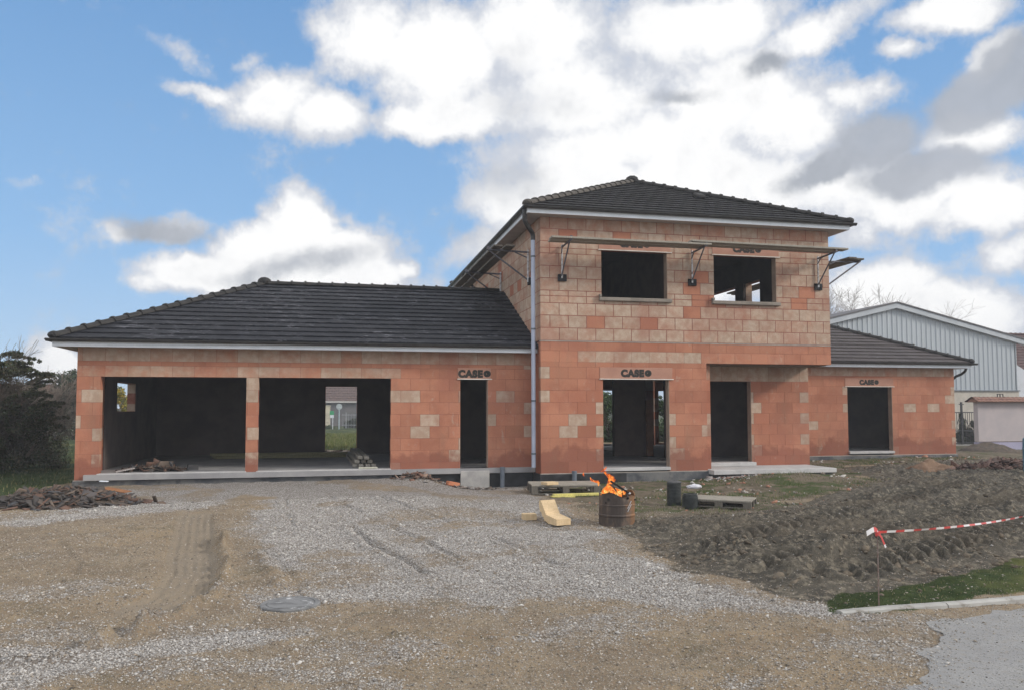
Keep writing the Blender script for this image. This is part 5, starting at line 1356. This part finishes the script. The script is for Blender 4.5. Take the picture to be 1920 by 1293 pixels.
# the blue-grey hall
SH = empty('sheet_metal_hall',(30.2,38,-.6),'large blue grey corrugated metal hall with a gable behind the right wing','hall')
apx,apz = 30.16,7.12; slopeR = (7.12-5.30)/(38.2-30.16)
def topz(x): return apz-abs(x-apx)*(.226 if x>apx else .235)
def m_clad(k, b, out):
    p = k.pos(); n = k.noise(k.vmul(p,(2,1,.3)), 1.5, 5, .6)
    k.link(k.mix(k.ramp(n,.35,.65),(.40,.435,.465),(.36,.395,.425)), b.inputs['Base Color'])
CLAD = material('blue_grey_cladding', m_clad, rough=.6, spec=.3)
b = MB(); x = 18.0; yb = 38.0
while x < 38.05:
    pr = [(0,0),(.20,0),(.235,.05),(.275,.05),(.31,0)]
    for (a,d0),(c_,d1) in zip(pr[:-1],pr[1:]):
        xa,xb = x+a,x+c_; 
        if xb>38.1: break
        ya_,yc = yb-d0*.7, yb-d1*.7
        b.add([(xa,ya_,2.43),(xb,yc,2.43),(xb,yc,topz(xb)-.12),(xa,ya_,topz(xa)-.12)],[(0,1,2,3)])
    x += .31
b.box(18,38.1,38.02,38.1,2.43,4.0)
b.prism([(18,2.43),(38.1,2.43),(38.1,topz(38.1)-.13),(apx,apz-.13),(18,topz(18)-.13)],38.021,38.09,'y')
b.box(38.0,38.14,38.0,62,2.43,topz(38.1)-.15)
b.build('cladding', CLAD, SH)
b = MB(); b.box(18,38.2,37.98,38.2,-.7,2.40); b.box(38.1,38.2,38.2,62,-.7,2.4); b.build('base_wall', RENDER, SH)
b = MB(); b.box(18,38.22,37.9,38.0,2.40,2.46); b.build('drip_rail', noisy('grey_rail',(.2,.22,.24),(.16,.18,.2)), SH)
RT = noisy('verge_metal',(.42,.45,.48),(.36,.39,.42),2,.5)
b = MB()
for xe,s_ in ((18.0,-1),(38.75,1)):
    za = topz(xe); b.add([(apx,37.75,apz+.07),(xe,37.75,za+.07),(xe,37.75,za-.20),(apx,37.75,apz-.20),(apx,37.98,apz+.07),(xe,37.98,za+.07),(xe,37.98,za-.20),(apx,37.98,apz-.20)],[(0,1,2,3),(7,6,5,4),(0,4,5,1),(3,2,6,7),(1,5,6,2),(0,3,7,4)])
b.build('verge_board', RT, SH)
b = MB()
for xe in (18.0,38.8):
    za = topz(xe); b.add([(apx,37.7,apz+.08),(xe,37.7,za+.08),(xe,62,za+.08),(apx,62,apz+.08),(apx,37.7,apz+.15),(xe,37.7,za+.15),(xe,62,za+.15),(apx,62,apz+.15)],[(0,1,2,3),(7,6,5,4),(0,4,5,1),(1,5,6,2),(0,3,7,4),(3,2,6,7)])
b.build('hall_roof', noisy('hall_roof_sheet',(.10,.10,.11),(.14,.13,.13)), SH)
# dark roofed house right of the hall, pale gable
E_ = empty('neighbour_house',(50,46,-.5),'house with a steep dark red tiled roof and a pale wall right of the hall','house')
b = MB(); b.box(38.6,60,40.5,41,-.5,2.2); b.prism([(38.6,2.2),(44,2.2),(38.6,5.2)],40.5,40.8,'y'); b.build('wall', noisy('white_gable',(.55,.58,.62),(.5,.52,.56),2), E_)
b = MB(); roof_slope(b,(39.2,41.2,2.0),(62,41.2,2.0),(36.5,52,7.15),(62,52,7.15),22,.5,.02,.05); deck(b,[(39.2,41.2,2.0),(62,41.2,2.0),(62,52,7.15),(36.5,52,7.15)],.1); ridge(b,(36.5,52,7.2),(62,52,7.2),.12,.45); b.build('roof', noisy('dark_red_tiles',(.10,.05,.045),(.07,.04,.038),4,.85,.5,14,.03), E_)
# pale garden wall with tiled coping
GW = empty('garden_wall',(31,30,-.5),'pale rendered garden wall with a red tile coping and lilac base at the right edge','wall')
b = MB(); b.box(27.95,40,30,30.25,-.05,1.72); b.build('wall_face', noisy('rosy_render',(.44,.39,.39),(.39,.35,.36),1.5), GW)
b = MB(); b.box(27.93,40,29.98,30.27,-.6,-.08); b.build('wall_base', noisy('lilac_base',(.36,.34,.46),(.31,.30,.41),1.5), GW)
b = MB(); b.box(27.94,40,29.975,30.0,-.08,-.045); b.build('base_band', noisy('band_brown',(.12,.09,.09),(.09,.07,.07)), GW)
b = MB(); roof_slope(b,(27.75,29.75,1.72),(40,29.75,1.72),(27.75,30.12,1.93),(40,30.12,1.93),2,.22,.02,.02); roof_slope(b,(40,30.5,1.72),(27.75,30.5,1.72),(40,30.12,1.93),(27.75,30.12,1.93),2,.22,.02,.02); b.prism([(29.77,1.70),(30.48,1.70),(30.12,1.90)],27.8,40,'x'); b.build('tile_coping', noisy('coping_tiles',(.26,.14,.10),(.18,.10,.08),6,.85,.4), GW)
b = MB(); b.box(29.1,29.13,30.1,30.13,1.9,2.05); b.box(29.4,29.43,30.1,30.13,1.9,2.05); b.box(29.1,29.43,30.1,30.13,2.05,2.08); b.box(29.24,29.28,30.1,30.13,1.92,2.05); b.build('coping_bracket', RUBBER, GW)
# wrought iron gate
GT = empty('iron_gate',(31.8,35,-.5),'dark wrought iron gate with a cross finial between the right wing and the garden wall','gate')
IRON = noisy('black_iron',(.035,.035,.04),(.06,.06,.065),8,.6)
b = MB(); xs = np.arange(30.4,33.6,.13)
for i,xx in enumerate(xs): b.tube((xx,35,-.35),(xx,35,1.25),.014,n=5)
b.box(30.3,33.6,34.97,35.03,.25,.30); b.box(30.3,33.6,34.97,35.03,-.38,-.32); b.box(30.3,33.6,34.97,35.03,1.2,1.25)
b.build('bars', IRON, GT)
b = MB(); b.box(31.55,31.63,34.94,35.02,-.45,1.75); b.box(31.45,31.73,34.96,35.0,1.62,1.66); 
for s_ in (-1,1): b.path([(31.59+s_*t*.32,34.95,.55+.35*math.sin(t*3.0)) for t in np.linspace(0,1,8)],.02,5)
b.build('gate_post', IRON, GT)
b = MB(); b.box(30.2,33.8,34.9,35.1,-.62,-.42); b.build('gate_step', CONC, GT)
for i,(x,h,lab) in enumerate(((31.0,1.0,'dark conical shrub behind the left part of the iron gate'),(32.4,1.5,'tall dark conical shrub behind the iron gate'),(33.1,1.1,'small dark shrub behind the right part of the iron gate'))):
    cr = [(r5.uniform(-.15,.15),r5.uniform(-.15,.15),h*k2/6,.30*(1-k2/9),.3*(1-k2/9),.2,1-k2/9) for k2 in range(7)]
    plant('shrub',(x,35.9,-.5),lab,'shrub',cr,5000,.04,DKG,h*.8,.3,4,50+i,group='conical shrubs behind the iron gate')
# blue drum at the right edge
BD = empty('blue_drum',(17.75,17.2,gz(17.75,17.2)),'bright blue plastic drum cut off by the right edge of the photo','drum')
x,y = 17.75,17.2; z = gz(x,y); b = MB(); b.lathe((x,y,z-.02),[(.001,0),(.27,0),(.29,.03),(.29,.28),(.30,.30),(.29,.32),(.29,.58),(.30,.60),(.29,.62),(.28,.85),(.25,.89),(.001,.9)],32); b.build('drum_shell', noisy('blue_plastic',(.05,.16,.26),(.08,.2,.3),4,.5), BD)
b = MB(); b.tube((x+.1,y,z+.87),(x+.1,y,z+.90),.04,n=12); b.build('bung', RUBBER, BD)

# ------------------------------------------------------------------ sky, sun, camera
SUN_AZ, SUN_EL = R(116), R(27)          # azimuth clockwise from +Y (towards +X)
W_ = bpy.data.worlds.new('World'); SC.world = W_; W_.use_nodes = True
t = W_.node_tree; t.nodes.clear(); k = NT(t)
out = k.node('ShaderNodeOutputWorld'); bg = k.node('ShaderNodeBackground'); t.links.new(bg.outputs[0], out.inputs[0])
sky = k.node('ShaderNodeTexSky'); sky.sky_type = 'NISHITA'; sky.sun_disc = False; sky.sun_elevation = SUN_EL; sky.sun_rotation = SUN_AZ
sky.altitude = 100; sky.air_density = 1.0; sky.dust_density = .6; sky.ozone_density = 1.6
tc = k.node('ShaderNodeTexCoord').outputs['Generated']; x,y,z = k.sep(tc)[0:3]
az = k.math('MULTIPLY', k.math('ARCTAN2', x, y), 57.29578)
el = k.math('MULTIPLY', k.math('ARCSINE', z), 57.29578)
cmb = k.node('ShaderNodeCombineXYZ'); k.link(az, cmb.inputs[0]); k.link(el, cmb.inputs[1])
# warp the angular coordinate for ragged cloud edges
nz = k.node('ShaderNodeTexNoise'); nz.inputs['Scale'].default_value = 11; nz.inputs['Detail'].default_value = 7; nz.inputs['Roughness'].default_value = .62; k.link(tc, nz.inputs['Vector'])
def vop(op, a, b):
    n = k.node('ShaderNodeVectorMath'); n.operation = op
    for i,q in enumerate((a,b)):
        if isinstance(q, tuple): n.inputs[i].default_value = q
        else: k.link(q, n.inputs[i])
    return n.outputs[0]
warp = vop('MULTIPLY', vop('SUBTRACT', nz.outputs['Color'], (.5,.5,.5)), (4.6,3.0,0))
P = vop('ADD', cmb.outputs[0], warp)
WB = [(2.14, 25.23, 3.82, 3.08, 0, 1), (7.56, 24.18, 6.25, 3.67, 0, 1), (14.24, 24.92, 7.48, 4.14, 0, 1), (18.14, 21.78, 10.11, 3.78, 0, 1), (9.52, 20.64, 5.87, 1.92, 0, 1), (6.02, 19.95, 4.06, 1.47, 0, 1), (23.11, 18.76, 9.83, 3.5, 0, 1), (27.61, 20.5, 8.77, 3.38, 0, 1), (31.88, 19.06, 5.23, 2.52, 0, 1), (36.0, 20.04, 3.96, 1.23, 0, 0.8), (25.47, 25.33, 8.24, 2.57, 0, 1), (33.74, 24.04, 5.82, 1.88, 20, 0.9), (41.83, 23.83, 3.9, 1.32, 0, 0.9), (39.3, 22.05, 1.88, 0.86, 0, 0.8), (44.83, 21.27, 1.97, 1.17, 30, 0.9), (17.71, 16.48, 5.81, 4.35, 0, 1), (13.62, 15.09, 4.29, 3.31, 0, 0.8), (24.94, 15.82, 10.42, 3.93, 0, 1), (32.83, 14.86, 7.54, 3.11, 0, 1), (39.37, 13.49, 6.82, 1.99, 0, 1), (44.1, 12.26, 3.67, 1.76, 0, 1), (43.08, 16.49, 3.19, 1.51, 0, 1), (10.31, 11.73, 3.49, 1.69, 20, 0.6), (37.64, 7.69, 4.12, 2.6, 0, 1), (41.59, 5.9, 5.61, 2.52, 0, 1), (44.85, 9.27, 2.49, 1.45, 0, 0.8), (36.28, 11.6, 2.28, 1.72, 0, 0.7), (-8.68, 20.48, 2.9, 0.85, -10, 0.8), (-4.12, 20.73, 4.33, 1.84, 15, 0.85), (-0.45, 20.19, 3.54, 1.98, 0, 1), (-10.26, 22.65, 3.35, 1.01, -25, 0.5), (-6.22, 22.41, 1.41, 0.65, 20, 0.4), (-2.38, 12.64, 3.09, 2.71, 0, 1.2), (-4.68, 10.89, 3.72, 2.16, 0, 1.2), (0.03, 10.75, 3.52, 2.21, 0, 1.2), (-8.12, 8.9, 5.1, 1.71, 0, 1.1), (-2.5, 8.43, 8.32, 2.02, 0, 1.2), (2.28, 9.33, 3.01, 1.57, 0, 1.1), (4.81, 9.7, 1.3, 0.9, 0, 0.8), (-11.42, 8.18, 2.92, 1.19, 0, 0.8), (-14.19, 11.39, 1.49, 0.81, 0, 0.5), (-10.52, 11.9, 2.97, 1.11, 10, 0.55), (-17.13, 2.61, 1.75, 1.84, 0, 1), (-20.01, 14.11, 1.67, 0.69, 0, 0.35), (12.65, 17.64, 4.69, 2.52, 0, 0.6), (27.5, 9.3, 6, 3.5, 0, 1), (20, 10.5, 6, 3, 0, .9)]
GB = [(37.56, 17.2, 3.21, 2.03, 0, 1), (34.9, 16.19, 4.01, 1.28, 20, 0.9), (40.64, 14.82, 4.55, 1.56, 0, 1), (43.45, 18.67, 3.46, 1.84, 25, 1), (45.77, 20.03, 2.47, 2.36, 0, 1), (24.65, 21.36, 3.0, 0.68, 0, 0.5), (30.9, 22.49, 2.12, 0.91, 0, 0.6), (13.04, 16.19, 3.51, 2.19, 0, 0.30), (10.31, 12.11, 3.49, 1.5, 0, 0.25), (-2.52, 9.9, 6.16, 1.28, 15, 0.5), (-11.5, 11.74, 3.57, 1.03, 0, 0.7), (14.23, 21.18, 6.66, 1.39, 0, 0.3), (12.27, 23.92, 3.15, 2.01, 0, 0.25)]
def blobs(L, vec, grow=1.6):
    acc = None
    for a,e,rx,ry,rot,amp in L:
        m = k.node('ShaderNodeMapping'); m.vector_type = 'TEXTURE'; m.inputs['Location'].default_value = (a,e,0); m.inputs['Rotation'].default_value = (0,0,R(rot)); m.inputs['Scale'].default_value = (rx*grow,ry*grow,1)
        k.link(vec, m.inputs[0]); n = k.node('ShaderNodeVectorMath'); n.operation = 'LENGTH'; k.link(m.outputs[0], n.inputs[0])
        f = k.maprange(n.outputs['Value'], 0, 1, amp, 0, True)
        acc = f if acc is None else k.math('SMOOTH_MAX', acc, f, .12)
    return acc
den = blobs(WB, P)
# beyond the photographed part of the sky: broken cloud of the same kind
far = k.math('MAXIMUM', k.ramp(k.math('ABSOLUTE', k.math('SUBTRACT', az, 13)), 36, 46), k.ramp(el, 27.5, 33))
fn = k.noise(tc, 2.2, 6, .55); den = k.math('MAXIMUM', den, k.math('MULTIPLY', far, k.ramp(fn, .36, .56)))
n2 = k.noise(tc, 13, 10, .66); n3 = k.noise(tc, 5, 6, .6)
dd = k.math('ADD', den, k.math('MULTIPLY', k.math('SUBTRACT', n2, .5), 1.25))
dd = k.math('ADD', dd, k.math('MULTIPLY', k.math('SUBTRACT', n3, .5), .45))
mask = k.ramp(k.math('ADD', dd, k.math('MULTIPLY', k.math('SUBTRACT', k.noise(tc, 30, 6, .7), .5), .30)), .13, .55)
thick = k.ramp(dd, .35, .95)
shade = k.noise(vop('ADD', tc, (.02,.0,-.03)), 6.5, 7, .6)
ccol = k.mix(k.ramp(k.math('ADD', k.math('MULTIPLY', thick, .45), k.math('MULTIPLY', shade, .75)), .36, .80), (.60,.635,.71), (1.0,1.0,1.0))
gd = k.math('ADD', blobs(GB, P, 1.5), k.math('MULTIPLY', k.math('SUBTRACT', n2, .5), .7))
gmask = k.math('MULTIPLY', k.ramp(gd, .06, .60), .95)
CLOUD_GAIN = 1.0
skyc = k.node('ShaderNodeVectorMath'); skyc.operation = 'MULTIPLY'; k.link(sky.outputs[0], skyc.inputs[0]); skyc.inputs[1].default_value = (.105,.100,.098)
# pale band near the horizon comes from the air itself
gr = k.node('ShaderNodeValToRGB'); e = gr.color_ramp.elements; e[0].position = 0; e[0].color = (.46,.66,.90,1); e[1].position = 1; e[1].color = (.135,.315,.63,1)
e1 = e.new(.35); e1.color = (.28,.51,.83,1)
k.link(k.maprange(el, 0, 32, 0, 1), gr.inputs[0]); hz = k.mix(.88, skyc.outputs[0], gr.outputs[0])
c1 = k.mix(mask, hz, ccol)
c2 = k.mix(gmask, c1, k.mix(k.ramp(n3,.3,.7), (.29,.32,.37), (.46,.49,.55)))
# sky behind the viewer is brightened to add fill light on the facade
back = k.ramp(k.math('ABSOLUTE', k.math('SUBTRACT', az, 13)), 55, 100)
up = k.math('MULTIPLY', k.math('ADD', 1, k.math('MULTIPLY', back, .35)), 1.0)
vm = k.node('ShaderNodeVectorMath'); vm.operation = 'SCALE'; k.link(c2, vm.inputs[0]); k.link(up, vm.inputs['Scale'])
k.link(vm.outputs[0], bg.inputs[0]); bg.inputs[1].default_value = 1.0
W_.cycles.sampling_method = 'MANUAL'; W_.cycles.sample_map_resolution = 512

sd = bpy.data.lights.new('sun', 'SUN'); sd.energy = 2.3; sd.angle = R(9); sd.color = (1.0,.93,.83)
so = bpy.data.objects.new('sun', sd); COL.objects.link(so)
dirv = Vector((math.sin(SUN_AZ)*math.cos(SUN_EL), math.cos(SUN_AZ)*math.cos(SUN_EL), math.sin(SUN_EL)))
so.rotation_euler = dirv.to_track_quat('Z','Y').to_euler(); so.location = (20,-10,20)

cd = bpy.data.cameras.new('camera'); co = bpy.data.objects.new('camera', cd); COL.objects.link(co)
cd.sensor_width = 36; cd.lens = 36*1489.142/1920; cd.shift_y = (684.467-646.5)/1920; cd.clip_end = 3000; cd.clip_start = .05
co.location = (0,0,1.412)
yaw, pitch, roll = R(12.624), R(3.165), R(-.1)
co.rotation_euler = (Matrix.Rotation(-yaw,3,'Z') @ Matrix.Rotation(R(90)+pitch,3,'X') @ Matrix.Rotation(roll,3,'Z')).to_euler()
SC.camera = co
SC.view_settings.view_transform = 'Standard'; SC.view_settings.look = 'None'; SC.view_settings.exposure = 0.06; SC.view_settings.gamma = 1
hb = MB(); hb.box(-950,950,-950,950,-2.5,12.5)
def m_haze(k, b, out):
    v = k.node('ShaderNodeVolumePrincipled'); v.inputs['Density'].default_value = .0016; v.inputs['Color'].default_value = (.86,.90,.96,1)
    v.inputs['Anisotropy'].default_value = 0.0
    for l in list(k.t.links):
        if l.to_node == out: k.t.links.remove(l)
    k.n.remove(b); k.link(v.outputs[0], out.inputs['Volume'])
ho = hb.build('haze', material('smoky_air_black_lift', m_haze)); tag(ho, kind='stuff')  # thin haze over the scene, put in mainly to lift the black tones
SC.cycles.volume_bounces = 0
SC.cycles.max_bounces = 6; SC.cycles.diffuse_bounces = 4; SC.cycles.use_denoising = True; SC.cycles.transparent_max_bounces = 16
